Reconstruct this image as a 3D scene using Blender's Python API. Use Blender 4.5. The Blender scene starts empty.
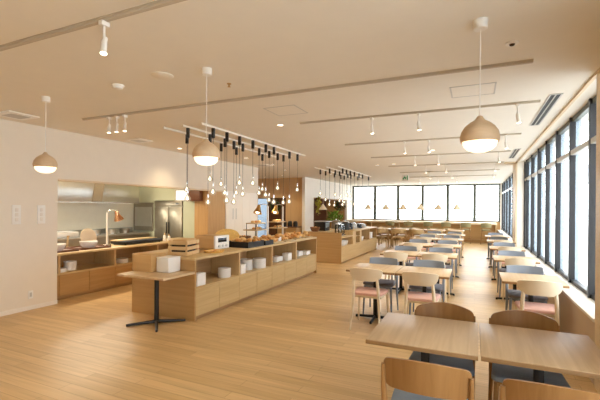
import bpy, bmesh, math, random
from mathutils import Vector, Matrix

random.seed(7)
PI = math.pi
sc = bpy.context.scene
COL = sc.collection

# ---------------------------------------------------------------- camera
FPX = 385.0
YAW = math.atan(175.0 / 385.0)
ROLL = 0.0075
cam_data = bpy.data.cameras.new('camera')
cam_data.sensor_width = 36.0
cam_data.lens = FPX / 600.0 * 36.0
cam_data.shift_y = 7.8 / 600.0
cam_data.clip_start = 0.05
cam = bpy.data.objects.new('camera', cam_data)
COL.objects.link(cam)
R_ = Vector((math.cos(YAW), math.sin(YAW), 0)); F_ = Vector((-math.sin(YAW), math.cos(YAW), 0)); U_ = Vector((0, 0, 1))
rx = R_ * math.cos(ROLL) + U_ * math.sin(ROLL)
ux = U_ * math.cos(ROLL) - R_ * math.sin(ROLL)
M = Matrix.Identity(4)
for i in range(3):
    M[i][0] = rx[i]; M[i][1] = ux[i]; M[i][2] = -F_[i]
M[2][3] = 1.55
cam.matrix_world = M
sc.camera = cam

# ---------------------------------------------------------------- world and exposure
world = bpy.data.worlds.new('sky')
world.use_nodes = True
bg = world.node_tree.nodes['Background']
bg.inputs[0].default_value = (0.93, 0.97, 1.0, 1)
bg.inputs[1].default_value = 12.0
sc.world = world
sc.view_settings.view_transform = 'Standard'
sc.view_settings.look = 'None'
sc.view_settings.gamma = 1.0
sc.view_settings.exposure = -0.45
sc.view_settings.use_curve_mapping = False
try:
    sc.cycles.use_denoising = True
    sc.cycles.sample_clamp_indirect = 6.0
    sc.cycles.max_bounces = 10
    sc.cycles.diffuse_bounces = 6
    sc.cycles.transparent_max_bounces = 16
    sc.cycles.use_light_tree = True
    sc.cycles.caustics_reflective = False
    sc.cycles.caustics_refractive = False
except Exception:
    pass
WARM = (1.0, 0.83, 0.54)

def portal(loc, rot, sx, sy):
    l = bpy.data.lights.new('daylight_portal', 'AREA')
    l.shape = 'RECTANGLE'; l.size = sx; l.size_y = sy
    l.cycles.is_portal = True
    o = bpy.data.objects.new('daylight_portal', l)
    o.location = loc; o.rotation_euler = rot
    COL.objects.link(o)
#portal((1.30, 7.6, 1.68), (0, PI / 2, 0), 2.2, 7.0)      # right windows, front bay
#portal((1.30, 16.0, 1.68), (0, PI / 2, 0), 2.2, 8.4)     # right windows, rear bay
#portal((1.30, 0.3, 1.68), (0, PI / 2, 0), 2.2, 6.6)      # right windows beside the camera
#portal((-2.6, 20.55, 1.86), (-PI / 2, 0, 0), 7.5, 1.8)   # rear windows

# ---------------------------------------------------------------- materials
def lin(c):
    r = []
    for v in c:
        v /= 255.0
        r.append(v / 12.92 if v <= 0.04045 else ((v + 0.055) / 1.055) ** 2.4)
    return (r[0], r[1], r[2], 1)

def new_mat(name):
    m = bpy.data.materials.new(name); m.use_nodes = True
    nt = m.node_tree
    return m, nt, nt.nodes['Principled BSDF']

def paint(name, c, rough=0.6, metal=0.0, var=0.05, scale=6.0, spec=0.5, bump=0.0):
    m, nt, b = new_mat(name)
    tc = nt.nodes.new('ShaderNodeTexCoord')
    n = nt.nodes.new('ShaderNodeTexNoise'); n.inputs['Scale'].default_value = scale; n.inputs['Detail'].default_value = 3
    nt.links.new(tc.outputs['Object'], n.inputs['Vector'])
    cr = nt.nodes.new('ShaderNodeValToRGB')
    a = lin(c)
    cr.color_ramp.elements[0].position = 0.3; cr.color_ramp.elements[1].position = 0.7
    cr.color_ramp.elements[0].color = tuple(v * (1 - var) for v in a[:3]) + (1,)
    cr.color_ramp.elements[1].color = tuple(min(1, v * (1 + var)) for v in a[:3]) + (1,)
    nt.links.new(n.outputs['Fac'], cr.inputs['Fac'])
    nt.links.new(cr.outputs['Color'], b.inputs['Base Color'])
    b.inputs['Roughness'].default_value = rough; b.inputs['Metallic'].default_value = metal
    b.inputs['Specular IOR Level'].default_value = spec
    if bump:
        bp = nt.nodes.new('ShaderNodeBump'); bp.inputs['Strength'].default_value = bump; bp.inputs['Distance'].default_value = 0.004
        n2 = nt.nodes.new('ShaderNodeTexNoise'); n2.inputs['Scale'].default_value = scale * 40
        nt.links.new(tc.outputs['Object'], n2.inputs['Vector'])
        nt.links.new(n2.outputs['Fac'], bp.inputs['Height']); nt.links.new(bp.outputs['Normal'], b.inputs['Normal'])
    return m

def wood(name, c0, c1, axis='X', rough=0.42, scale=1.0, spec=0.4):
    m, nt, b = new_mat(name)
    tc = nt.nodes.new('ShaderNodeTexCoord')
    oi = nt.nodes.new('ShaderNodeObjectInfo')
    add = nt.nodes.new('ShaderNodeVectorMath'); add.operation = 'MULTIPLY_ADD'
    add.inputs[1].default_value = (7, 3, 5)
    nt.links.new(oi.outputs['Random'], add.inputs[0]); nt.links.new(tc.outputs['Object'], add.inputs[2])
    mp = nt.nodes.new('ShaderNodeMapping')
    s = {'X': (1.2, 22, 22), 'Y': (22, 1.2, 22), 'Z': (22, 22, 1.2)}[axis]
    mp.inputs['Scale'].default_value = tuple(v * scale for v in s)
    nt.links.new(add.outputs[0], mp.inputs['Vector'])
    n = nt.nodes.new('ShaderNodeTexNoise'); n.inputs['Scale'].default_value = 1.0; n.inputs['Detail'].default_value = 5; n.inputs['Roughness'].default_value = 0.6
    n.inputs['Distortion'].default_value = 0.6
    nt.links.new(mp.outputs['Vector'], n.inputs['Vector'])
    cr = nt.nodes.new('ShaderNodeValToRGB')
    cr.color_ramp.elements[0].position = 0.25; cr.color_ramp.elements[1].position = 0.75
    cr.color_ramp.elements[0].color = lin(c0); cr.color_ramp.elements[1].color = lin(c1)
    nt.links.new(n.outputs['Fac'], cr.inputs['Fac']); nt.links.new(cr.outputs['Color'], b.inputs['Base Color'])
    b.inputs['Roughness'].default_value = rough; b.inputs['Specular IOR Level'].default_value = spec
    return m

def emit(name, c, s):
    m, nt, b = new_mat(name)
    b.inputs['Base Color'].default_value = (*c, 1)
    b.inputs['Emission Color'].default_value = (*c, 1)
    b.inputs['Emission Strength'].default_value = s
    return m

def glass(name, tint=(1, 1, 1), gloss=1.0, rough=0.0):
    m = bpy.data.materials.new(name); m.use_nodes = True
    nt = m.node_tree; nt.nodes.clear()
    out = nt.nodes.new('ShaderNodeOutputMaterial'); mix = nt.nodes.new('ShaderNodeMixShader')
    tr = nt.nodes.new('ShaderNodeBsdfTransparent'); tr.inputs[0].default_value = (*tint, 1)
    gl = nt.nodes.new('ShaderNodeBsdfGlossy'); gl.inputs['Roughness'].default_value = rough
    fr = nt.nodes.new('ShaderNodeFresnel'); fr.inputs['IOR'].default_value = 1.45
    mul = nt.nodes.new('ShaderNodeMath'); mul.operation = 'MULTIPLY'; mul.inputs[1].default_value = gloss
    nt.links.new(fr.outputs[0], mul.inputs[0]); nt.links.new(mul.outputs[0], mix.inputs[0])
    nt.links.new(tr.outputs[0], mix.inputs[1]); nt.links.new(gl.outputs[0], mix.inputs[2])
    nt.links.new(mix.outputs[0], out.inputs['Surface'])
    return m

def glow_glass(name, c, strength, fac):
    m = bpy.data.materials.new(name); m.use_nodes = True
    nt = m.node_tree; nt.nodes.clear()
    out = nt.nodes.new('ShaderNodeOutputMaterial'); mix = nt.nodes.new('ShaderNodeMixShader'); mix.inputs[0].default_value = fac
    tr = nt.nodes.new('ShaderNodeBsdfTransparent'); em = nt.nodes.new('ShaderNodeEmission')
    em.inputs[0].default_value = (*c, 1); em.inputs[1].default_value = strength
    nt.links.new(tr.outputs[0], mix.inputs[1]); nt.links.new(em.outputs[0], mix.inputs[2]); nt.links.new(mix.outputs[0], out.inputs['Surface'])
    return m

def floor_mat():
    m, nt, b = new_mat('oak plank floor')
    tc = nt.nodes.new('ShaderNodeTexCoord')
    br = nt.nodes.new('ShaderNodeTexBrick')
    br.offset = 0.37; br.offset_frequency = 2; br.squash = 1.0
    br.inputs['Scale'].default_value = 1.0
    br.inputs['Brick Width'].default_value = 1.35; br.inputs['Row Height'].default_value = 0.118
    br.inputs['Mortar Size'].default_value = 0.0016; br.inputs['Mortar Smooth'].default_value = 0.2
    br.inputs['Bias'].default_value = 0.0
    br.inputs['Color1'].default_value = lin((218, 184, 132)); br.inputs['Color2'].default_value = lin((202, 166, 114))
    br.inputs['Mortar'].default_value = lin((150, 112, 72))
    nt.links.new(tc.outputs['Object'], br.inputs['Vector'])
    mp = nt.nodes.new('ShaderNodeMapping'); mp.inputs['Scale'].default_value = (1.3, 26, 1)
    nt.links.new(tc.outputs['Object'], mp.inputs['Vector'])
    n = nt.nodes.new('ShaderNodeTexNoise'); n.inputs['Scale'].default_value = 1; n.inputs['Detail'].default_value = 6; n.inputs['Distortion'].default_value = 0.8
    nt.links.new(mp.outputs['Vector'], n.inputs['Vector'])
    cr = nt.nodes.new('ShaderNodeValToRGB')
    cr.color_ramp.elements[0].color = (0.80, 0.78, 0.75, 1); cr.color_ramp.elements[1].color = (1.08, 1.08, 1.08, 1)
    cr.color_ramp.elements[0].position = 0.25; cr.color_ramp.elements[1].position = 0.75
    nt.links.new(n.outputs['Fac'], cr.inputs['Fac'])
    mx = nt.nodes.new('ShaderNodeMix'); mx.data_type = 'RGBA'; mx.blend_type = 'MULTIPLY'; mx.inputs['Factor'].default_value = 1.0
    nt.links.new(br.outputs['Color'], mx.inputs['A']); nt.links.new(cr.outputs['Color'], mx.inputs['B'])
    nt.links.new(mx.outputs['Result'], b.inputs['Base Color'])
    b.inputs['Roughness'].default_value = 0.36; b.inputs['Specular IOR Level'].default_value = 0.5
    return m

MAT = {
    'floor': floor_mat(),
    'ceiling': paint('white ceiling paint', (234, 229, 218), 0.9, var=0.01),
    'wall': paint('warm white wall paint', (232, 222, 206), 0.85, var=0.012),
    'white_wall': paint('white panel paint', (238, 232, 222), 0.7, var=0.01),
    'beige_wall': paint('beige wall paint', (198, 176, 150), 0.85, var=0.02),
    'kitchen_wall': paint('cream tile', (244, 238, 216), 0.5, var=0.02),
    'green_wall': paint('pale green kitchen panel', (186, 192, 168), 0.5, var=0.02),
    'tan_x': wood('tan wood panel', (176, 136, 86), (196, 158, 106), 'Z', 0.55),
    'tan_pale': wood('pale tan wood panel', (202, 162, 114), (218, 180, 132), 'Z', 0.55),
    'brown': wood('dark brown panel', (84, 52, 34), (100, 64, 42), 'Z', 0.6),
    'trim': wood('pale oak trim', (214, 192, 158), (226, 206, 174), 'Y', 0.5),
    'oak_table': wood('pale oak table top', (190, 158, 118), (216, 188, 148), 'Y', 0.42, 0.8),
    'table_edge_shade': wood('oak with painted edge shade', (146, 110, 70), (166, 130, 88), 'X', 0.45),
    'oak_x': wood('oak cabinet veneer lengthwise', (186, 154, 104), (208, 180, 130), 'Y', 0.42, 0.8),
    'oak_end': wood('oak end panel', (174, 136, 84), (192, 154, 102), 'X', 0.42, 0.8),  # same veneer as oak_x, darker: shade of the end faces put in
    'oak_front_shaded': wood('shaded oak door veneer', (166, 126, 76), (188, 148, 96), 'Y', 0.42, 0.8),  # same veneer again, shade of the kitchen doors put into the colour
    'oak_z': wood('oak upright', (188, 154, 106), (208, 178, 130), 'Z', 0.45),
    'oak_recess_shade': wood('oak with painted recess shade', (160, 122, 80), (182, 144, 98), 'Y', 0.5),  # darker oak that puts the shade of recesses into the colour
    'chair_oak': wood('oiled oak chair back', (138, 98, 54), (162, 120, 72), 'Z', 0.4),
    'chair_oak_leg': wood('oiled oak chair leg', (144, 104, 60), (166, 124, 76), 'Z', 0.4),
    'cream': paint('cream lacquered wood', (232, 216, 188), 0.45, var=0.03),
    'grey': paint('blue grey lacquered wood', (138, 146, 158), 0.45, var=0.03),
    'pink': paint('salmon pink upholstery', (222, 178, 164), 0.9, var=0.06, scale=14, bump=0.3),
    'seat_grey': paint('blue grey upholstery', (134, 146, 158), 0.9, var=0.06, scale=14, bump=0.3),
    'seat_dark': paint('dark grey upholstery', (116, 112, 116), 0.9, var=0.06, scale=14, bump=0.3),
    'khaki': paint('khaki upholstery', (150, 142, 104), 0.9, var=0.05, scale=14, bump=0.3),
    'black': paint('black powder coated steel', (34, 33, 33), 0.45, metal=0.2, var=0.05),
    'frame': paint('dark bronze window frame', (42, 42, 44), 0.4, metal=0.3, var=0.03),
    'frame_out': paint('pale anodised outer fin', (176, 190, 204), 0.35, metal=0.2, var=0.03),
    'silver': paint('silver grey transom', (196, 194, 188), 0.4, metal=0.1, var=0.02),
    'rear_frame': paint('olive grey frame', (84, 86, 76), 0.45, var=0.03),
    'sill': paint('white sill board', (232, 226, 216), 0.45, var=0.015),
    'white': paint('white plastic', (240, 238, 232), 0.4, var=0.01),
    'white_metal': paint('white painted metal', (236, 232, 224), 0.4, var=0.01),
    'track': paint('beige track rail', (188, 176, 156), 0.5, var=0.02),
    'porcelain': paint('white porcelain', (240, 238, 234), 0.2, var=0.01),
    'steel': paint('brushed stainless steel', (190, 188, 180), 0.28, metal=0.95, var=0.04),
    'dark_steel': paint('dark stainless steel', (150, 144, 130), 0.33, metal=0.8, var=0.06),
    'hood_reflection': paint('painted dark hood reflection', (112, 100, 80), 0.5, metal=0.3, var=0.05),
    'chrome': paint('chrome', (220, 220, 220), 0.1, metal=1.0, var=0.01),
    'copper': paint('polished copper', (226, 172, 132), 0.2, metal=1.0, var=0.04),
    'brass': paint('brushed brass', (200, 160, 96), 0.3, metal=0.9, var=0.04),
    'acorn': wood('turned beech shade', (196, 168, 134), (212, 184, 150), 'X', 0.5, 0.7),
    'red': paint('red plastic', (196, 40, 30), 0.4, var=0.05),
    'dark_wood': wood('dark walnut', (96, 58, 36), (122, 78, 50), 'X', 0.45),
    'kraft': wood('light bamboo box', (196, 156, 100), (210, 172, 116), 'X', 0.45, 0.6),
    'crate': wood('pine crate slat', (206, 170, 118), (226, 192, 142), 'X', 0.6, 0.8),
    'wicker': paint('woven wicker', (226, 180, 96), 0.7, var=0.18, scale=60, bump=0.6),
    'bread': paint('golden baked crust', (214, 150, 78), 0.55, var=0.30, scale=9, bump=0.3),
    'bread_pale': paint('pale baked crust', (234, 190, 124), 0.6, var=0.2, scale=9, bump=0.3),
    'leaf': paint('green leaves', (122, 156, 56), 0.5, var=0.35, scale=10),
    'leaf_dark': paint('dark green leaves', (52, 76, 40), 0.5, var=0.3, scale=10),
    'leaf_yellow': paint('yellow green leaves', (190, 190, 76), 0.5, var=0.3, scale=10),
    'cone': paint('cream lamp shade', (226, 208, 178), 0.7, var=0.02),
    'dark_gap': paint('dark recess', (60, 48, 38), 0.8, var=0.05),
    'sign_green': paint('exit sign green', (40, 150, 90), 0.5, var=0.02),
    'pavement': paint('pale pavement', (236, 238, 238), 0.9, var=0.05, scale=1),
    'facade': paint('pale facade', (196, 200, 206), 0.8, var=0.03, scale=1),
    'facade_glass': paint('blue glass band', (74, 96, 124), 0.15, var=0.1, scale=1),
    'pane': glass('window glass', (0.97, 0.98, 0.98), 0.4),
    'tinted_pane': glass('tinted frosted door glass', (0.26, 0.285, 0.31), 0.4),
    'bulb_glass': glow_glass('clear bulb glass', (1.0, 0.82, 0.56), 0.8, 0.4),
    'jar_glass': glass('clear jar glass', (0.90, 0.93, 0.94), 1.2, 0.05),
    'filament': emit('glowing filament', (1.0, 0.84, 0.60), 9.0),
    'bulb_lit': emit('lit opal glass', (1.0, 0.86, 0.62), 2.0),
    'lamp_lit': emit('lit lamp lens', (1.0, 0.84, 0.62), 9.0),
    'display': paint('dark glass display', (44, 48, 50), 0.15, var=0.02),
    'pass_lit': emit('bright small window', (0.9, 0.95, 1.0), 0.85),
    'soft_lit': emit('kitchen fill glow', (1.0, 0.90, 0.74), 3.0),
}

# ---------------------------------------------------------------- mesh helpers
class G:
    def __init__(s): s.bm = bmesh.new()
    def _merge(s, t):
        me = bpy.data.meshes.new('t'); t.to_mesh(me); t.free(); s.bm.from_mesh(me); bpy.data.meshes.remove(me)
    def box(s, x0, y0, z0, x1, y1, z1, bev=0.0, seg=2):
        t = bmesh.new(); bmesh.ops.create_cube(t, size=1.0)
        for v in t.verts:
            v.co = Vector(((x0 + x1) / 2 + v.co.x * (x1 - x0), (y0 + y1) / 2 + v.co.y * (y1 - y0), (z0 + z1) / 2 + v.co.z * (z1 - z0)))
        if bev: bmesh.ops.bevel(t, geom=list(t.edges), offset=bev, segments=seg, affect='EDGES', profile=0.5)
        s._merge(t); return s
    def cyl(s, p0, p1, r0, r1=None, seg=12, cap=True):
        r1 = r0 if r1 is None else r1
        return s.tube([p0, p1], [r0, r1], seg, cap)
    def tube(s, pts, r, seg=8, cap=True, closed=False):
        pts = [Vector(p) for p in pts]; n = len(pts)
        rs = r if isinstance(r, (list, tuple)) else [r] * n
        rings = []; ref = None
        for i, p in enumerate(pts):
            if closed: d = pts[(i + 1) % n] - pts[i - 1]
            else: d = pts[min(i + 1, n - 1)] - pts[max(i - 1, 0)]
            d.normalize()
            if ref is None: ref = Vector((1, 0, 0)) if abs(d.x) < 0.8 else Vector((0, 1, 0))
            a = (ref - d * ref.dot(d)).normalized(); b = d.cross(a); ref = a
            rings.append([s.bm.verts.new(p + (a * math.cos(2 * PI * k / seg) + b * math.sin(2 * PI * k / seg)) * rs[i]) for k in range(seg)])
        m = n if closed else n - 1
        for i in range(m):
            A, B = rings[i], rings[(i + 1) % n]
            for k in range(seg): s.bm.faces.new((A[k], A[(k + 1) % seg], B[(k + 1) % seg], B[k]))
        if cap and not closed:
            s.bm.faces.new(rings[0][::-1]); s.bm.faces.new(rings[-1])
        return s
    def lathe(s, prof, seg=20, c=(0, 0, 0), sx=1.0, sy=1.0):
        rings = []
        for r, z in prof:
            if r < 1e-5: rings.append([s.bm.verts.new((c[0], c[1], c[2] + z))])
            else: rings.append([s.bm.verts.new((c[0] + sx * r * math.cos(2 * PI * k / seg), c[1] + sy * r * math.sin(2 * PI * k / seg), c[2] + z)) for k in range(seg)])
        for A, B in zip(rings, rings[1:]):
            if len(A) == 1 and len(B) == 1: continue
            for k in range(seg):
                k2 = (k + 1) % seg
                if len(A) == 1: s.bm.faces.new((A[0], B[k2], B[k]))
                elif len(B) == 1: s.bm.faces.new((A[k], A[k2], B[0]))
                else: s.bm.faces.new((A[k], A[k2], B[k2], B[k]))
        return s
    def sheet(s, rows):
        """closed solid from a list of (front, back) columns: rows[i] = list of front points, back points"""
        f = [[s.bm.verts.new(p) for p in a] for a, b in rows]; b = [[s.bm.verts.new(p) for p in b_] for a, b_ in rows]
        n, m = len(f), len(f[0])
        for i in range(n - 1):
            for j in range(m - 1):
                s.bm.faces.new((f[i][j], f[i + 1][j], f[i + 1][j + 1], f[i][j + 1]))
                s.bm.faces.new((b[i][j], b[i][j + 1], b[i + 1][j + 1], b[i + 1][j]))
            s.bm.faces.new((f[i][0], b[i][0], b[i + 1][0], f[i + 1][0]))
            s.bm.faces.new((f[i][m - 1], f[i + 1][m - 1], b[i + 1][m - 1], b[i][m - 1]))
        for j in range(m - 1):
            s.bm.faces.new((f[0][j], f[0][j + 1], b[0][j + 1], b[0][j]))
            s.bm.faces.new((f[n - 1][j], b[n - 1][j], b[n - 1][j + 1], f[n - 1][j + 1]))
        return s
    def prism(s, poly, z0, z1, bev=0.0):
        t = bmesh.new()
        lo = [t.verts.new((x, y, z0)) for x, y in poly]; hi = [t.verts.new((x, y, z1)) for x, y in poly]
        n = len(poly)
        for i in range(n): t.faces.new((lo[i], lo[(i + 1) % n], hi[(i + 1) % n], hi[i]))
        t.faces.new(lo[::-1]); top = t.faces.new(hi)
        if bev: bmesh.ops.bevel(t, geom=[e for e in top.edges], offset=bev, segments=3, affect='EDGES', profile=0.5)
        s._merge(t); return s
    def mesh(s, name, mat, ang=35):
        bmesh.ops.recalc_face_normals(s.bm, faces=s.bm.faces)
        me = bpy.data.meshes.new(name); s.bm.to_mesh(me); s.bm.free()
        me.materials.append(MAT[mat])
        for p in me.polygons: p.use_smooth = True
        me.set_sharp_from_angle(angle=math.radians(ang))
        return me

def tag(o, label=None, cat=None, group=None, kind=None):
    if label: o['label'] = label
    if cat: o['category'] = cat
    if group: o['group'] = group
    if kind: o['kind'] = kind
    return o
def link(name, data, parent=None, loc=(0, 0, 0), rz=0):
    o = bpy.data.objects.new(name, data); COL.objects.link(o)
    o.location = loc; o.rotation_euler = (0, 0, rz)
    if parent: o.parent = parent
    return o
def thing(name, label, cat, loc, rz=0, group=None):
    return tag(link(name, None, None, loc, rz), label, cat, group)
def part(p, name, g, mat, label=None, ang=35):
    o = link(name, g.mesh(name, mat, ang), p)
    if label: o['label'] = label
    return o
def solo(name, label, cat, g, mat, loc=(0, 0, 0), rz=0, group=None, ang=35):
    return tag(link(name, g.mesh(name, mat, ang), None, loc, rz), label, cat, group)
def struct(name, g, mat, parent=None):
    o = link(name, g.mesh(name, mat), parent)
    if not parent: o['kind'] = 'structure'
    return o
def dup(root, loc, rz, label=None, group=None):
    def cp(o, p):
        c = o.copy(); COL.objects.link(c)
        if p: c.parent = p
        for ch in o.children: cp(ch, c)
        return c
    r = cp(root, None); r.location = loc; r.rotation_euler = (0, 0, rz)
    tag(r, label, None, group)
    return r
ORD = ['first', 'second', 'third', 'fourth', 'fifth', 'sixth', 'seventh', 'eighth', 'ninth', 'tenth', 'eleventh', 'twelfth', 'thirteenth', 'fourteenth', 'fifteenth', 'sixteenth']

# ================================================================ SETTING
CEIL = 2.76
struct('floor', G().box(-10, -3.3, -0.08, 1.16, 20.45, 0.0), 'floor')
struct('ceiling', G().box(-10, -3.3, CEIL, 1.40, 20.6, CEIL + 0.12), 'ceiling')
WX = -6.03
struct('wall_left', G().box(WX - 0.15, -3.2, 0, WX, 3.97, CEIL).box(WX - 0.15, 3.97, 1.985, WX, 8.5, CEIL).box(WX - 0.15, 8.5, 1.985, WX, 10.1, CEIL), 'wall')
struct('trim_1', G().box(WX - 0.16, 3.97, 1.955, WX + 0.012, 8.5, 1.985), 'trim')
struct('wall_left_tan', G().box(WX - 0.15, 7.78, 0, WX - 0.02, 8.5, 1.955), 'tan_x')
struct('wall_left_rear', G().box(WX - 0.65, 10.1, 0, WX, 10.16, CEIL), 'wall')
struct('baseboard_left', G().box(WX, -3.2, 0, WX + 0.012, 3.97, 0.06), 'white_wall')
struct('wall_behind', G().box(-6.1, -3.3, 0, 1.3, -3.2, CEIL), 'wall')
# kitchen room
struct('wall_kitchen_back', G().box(-8.7, 1.9, 0, -8.6, 7.9, CEIL), 'kitchen_wall')
struct('trim_8', G().box(-8.6, 2.1, 0.87, -8.585, 7.75, 0.985), 'steel')
struct('wall_kitchen_front', G().box(-8.6, 1.9, 0, -6.18, 2.0, CEIL), 'kitchen_wall')
struct('wall_kitchen_rear', G().box(-8.6, 7.8, 0, -7.84, 7.9, CEIL).box(-6.86, 7.8, 0, -6.48, 7.9, CEIL).box(-7.84, 7.8, 1.715, -6.86, 7.9, CEIL), 'green_wall')
struct('wall_kitchen_alcove', G().box(-7.9, 8.5, 0, -6.8, 8.6, CEIL).box(-7.9, 7.9, 0, -7.84, 8.5, CEIL).box(-6.86, 7.9, 0, -6.80, 8.5, CEIL), 'green_wall')
struct('wall_kitchen_rear_tan', G().box(-6.48, 7.79, 0, -6.185, 7.9, CEIL), 'tan_x')
# rear left recess
struct('wall_rear_tan', G().box(-7.0, 14.0, 0, -6.20, 14.1, CEIL).box(-10, 14.0, 1.95, -7.0, 14.1, CEIL).box(-10, 14.0, 0, -8.45, 14.1, 1.95), 'tan_pale')
struct('wall_recess_dark', G().box(-7.83, 14.02, 0, -7.0, 14.1, 1.95), 'brown')
struct('wall_far_left', G().box(-10.1, 10.1, 0, -10.0, 14.0, CEIL).box(-10, 10.1, 0, -6.68, 10.16, CEIL), 'wall')
d1 = tag(link('door_1', None, None, (-8.14, 14.05, 0)), kind='structure')
part(d1, 'door_frame', G().box(-0.31, -0.03, 0, -0.27, 0.03, 1.95).box(0.27, -0.03, 0, 0.31, 0.03, 1.95).box(-0.27, -0.03, 1.91, 0.27, 0.03, 1.95), 'silver')
part(d1, 'pane', G().box(-0.27, -0.005, 0.02, 0.27, 0.005, 1.91), 'tinted_pane')
# far left white wall with the opening to the alcove
struct('wall_rear_left', G().box(-6.20, 13.83, 0, -6.08, 14.75, CEIL).box(-6.20, 14.75, 1.985, -6.08, 19.3, CEIL).box(-6.20, 19.3, 0, -6.08, 20.3, CEIL), 'white_wall')
struct('trim_2', G().box(-6.21, 14.75, 1.955, -6.07, 19.3, 1.985), 'oak_z')
struct('wall_alcove_brown', G().box(-7.7, 14.1, 0, -7.6, 20.45, CEIL), 'brown')
struct('wall_alcove_tan', G().box(-7.6, 20.3, 0, -6.42, 20.45, CEIL), 'tan_x')
struct('trim_3', G().box(-6.42, 20.2, 0, -6.30, 20.3, CEIL), 'oak_z')
# right wall
struct('wall_right', G().box(0.97, -3.2, 0, 1.16, 20.3, 0.565), 'beige_wall')
struct('wall_right_front', G().box(0.97, -3.2, 0.565, 1.30, -2.0, CEIL).box(0.97, 2.1, 0.565, 1.30, 3.6, CEIL), 'beige_wall')
struct('wall_right_outer', G().box(1.16, -3.2, -0.08, 1.30, 20.45, 0.585), 'facade')
struct('trim_4', G().box(0.95, 4.14, 0.565, 1.16, 11.2, 0.595, 0.004).box(0.95, 11.95, 0.565, 1.16, 20.3, 0.595, 0.004), 'sill')
struct('trim_5', G().box(0.955, -3.2, CEIL - 0.022, 0.985, 11.2, CEIL), 'trim')
struct('trim_6', G().box(0.68, 11.14, CEIL - 0.04, 0.97, 11.19, CEIL).box(0.93, 11.14, 0, 0.968, 11.9, CEIL), 'trim')
struct('column_right', G().box(0.97, 11.2, 0.565, 1.3, 11.95, CEIL), 'white_wall')
struct('pillar_right', G().box(0.962, 3.6, 0, 1.3, 4.14, CEIL), 'trim')
struct('wall_rear', G().box(-6.3, 20.3, 0, 1.3, 20.45, 0.96), 'tan_x')
struct('column_rear', G().box(1.08, 20.2, 0.595, 1.3, 20.45, CEIL), 'white_wall')

def right_windows(ys, n0):
    n = n0
    for a, b in zip(ys, ys[1:]):
        w = tag(link('window_%d' % n, None, None, (1.18, a, 0)), kind='structure'); n += 1
        L = b - a
        part(w, 'mullion', G().box(-0.055, L - 0.022, 0.595, 0.012, L + 0.022, CEIL), 'frame')
        part(w, 'outer_fin', G().box(0.012, L - 0.018, 0.595, 0.065, L + 0.018, CEIL), 'frame_out')
        part(w, 'bottom_rail', G().box(-0.03, 0.02, 0.593, 0.03, L - 0.02, 0.64), 'frame')
        part(w, 'head_rail', G().box(-0.03, 0.02, 2.70, 0.03, L - 0.02, CEIL), 'rear_frame')
        part(w, 'transom', G().box(-0.045, 0.02, 2.265, 0.03, L - 0.02, 2.325), 'silver')
        part(w, 'lower_pane', G().box(-0.006, 0.018, 0.635, 0.006, L - 0.018, 2.27), 'pane')
        part(w, 'upper_pane', G().box(-0.006, 0.018, 2.32, 0.006, L - 0.018, 2.705), 'pane')
    return n
nw = right_windows([4.14, 5.12, 6.08, 7.03, 7.98, 8.93, 9.9, 10.85, 11.2], 1)
nw = right_windows([11.95, 13.3, 14.7, 16.1, 17.5, 18.9, 20.2], nw)
nw = right_windows([-2.0, -0.6, 0.8, 2.1], nw)  # unseen windows beside the camera, placed for daylight fill on the near tables
rear_x = [-6.3, -6.06, -4.85, -3.64, -2.42, -1.23, -0.02, 1.08]
for a, b in zip(rear_x, rear_x[1:]):
    w = tag(link('window_%d' % nw, None, None, (a, 20.33, 0)), kind='structure'); nw += 1
    L = b - a
    part(w, 'mullion', G().box(L - 0.07, -0.05, 0.96, L + 0.07, 0.08, CEIL), 'rear_frame')
    part(w, 'head_rail', G().box(0.06, -0.04, 2.68, L - 0.06, 0.06, CEIL), 'rear_frame')
    part(w, 'bottom_rail', G().box(0.06, -0.04, 0.96, L - 0.06, 0.06, 1.0), 'rear_frame')
    part(w, 'pane', G().box(0.06, 0.0, 0.995, L - 0.06, 0.012, 2.69), 'pane')

# outside
struct('ground_outside', G().box(-40, -40, -0.5, 60, 90, -0.3), 'pavement')
b_ = thing('office_building', 'pale building with blue glass bands across the street, seen through the right windows', 'building', (16, 30, -0.3))
part(b_, 'facade', G().box(0, -26, 0, 8, 50, 9), 'facade')
for k in range(2):
    part(b_, 'glass_band', G().box(-0.06, -25, 5.0 + 2.1 * k, 0, 49, 6.3 + 2.1 * k), 'facade_glass')

# ================================================================ CEILING FITTINGS
def spot_light(loc, energy, target, size=1.3, blend=0.7, col=WARM, rad=0.04, name='lamp_beam', parent=None):
    l = bpy.data.lights.new(name, 'SPOT'); l.energy = energy; l.color = col; l.spot_size = size; l.spot_blend = blend; l.shadow_soft_size = rad
    o = bpy.data.objects.new(name, l); COL.objects.link(o); o.location = loc
    o.rotation_euler = (Vector(target) - Vector(loc)).to_track_quat('-Z', 'Y').to_euler()
    return o

def lighting_track(y, x0, x1, label):
    solo('lighting_track', label, 'light track', G().box(x0, -0.016, -0.022, x1, 0.016, 0, 0.003, 1).box(x0, -0.026, -0.005, x1, 0.026, 0), 'track', (0, y, CEIL), group='ceiling light tracks')
TR = [(1.73, -3.6, 0.66), (3.61, -4.95, 0.42), (4.975, -2.27, 0.65), (6.99, -2.25, 0.66), (9.0, -2.25, 0.66), (11.03, -2.25, 0.66), (13.08, -2.28, 0.67), (15.1, -2.28, 0.67)]
names = ['nearest the camera', 'second from the camera, the long one', 'third from the camera', 'fourth from the camera', 'fifth from the camera', 'sixth from the camera', 'seventh from the camera', 'farthest from the camera']
for (y, x0, x1), nm in zip(TR, names):
    lighting_track(y, x0, x1, 'beige light track across the ceiling, ' + nm)

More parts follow.
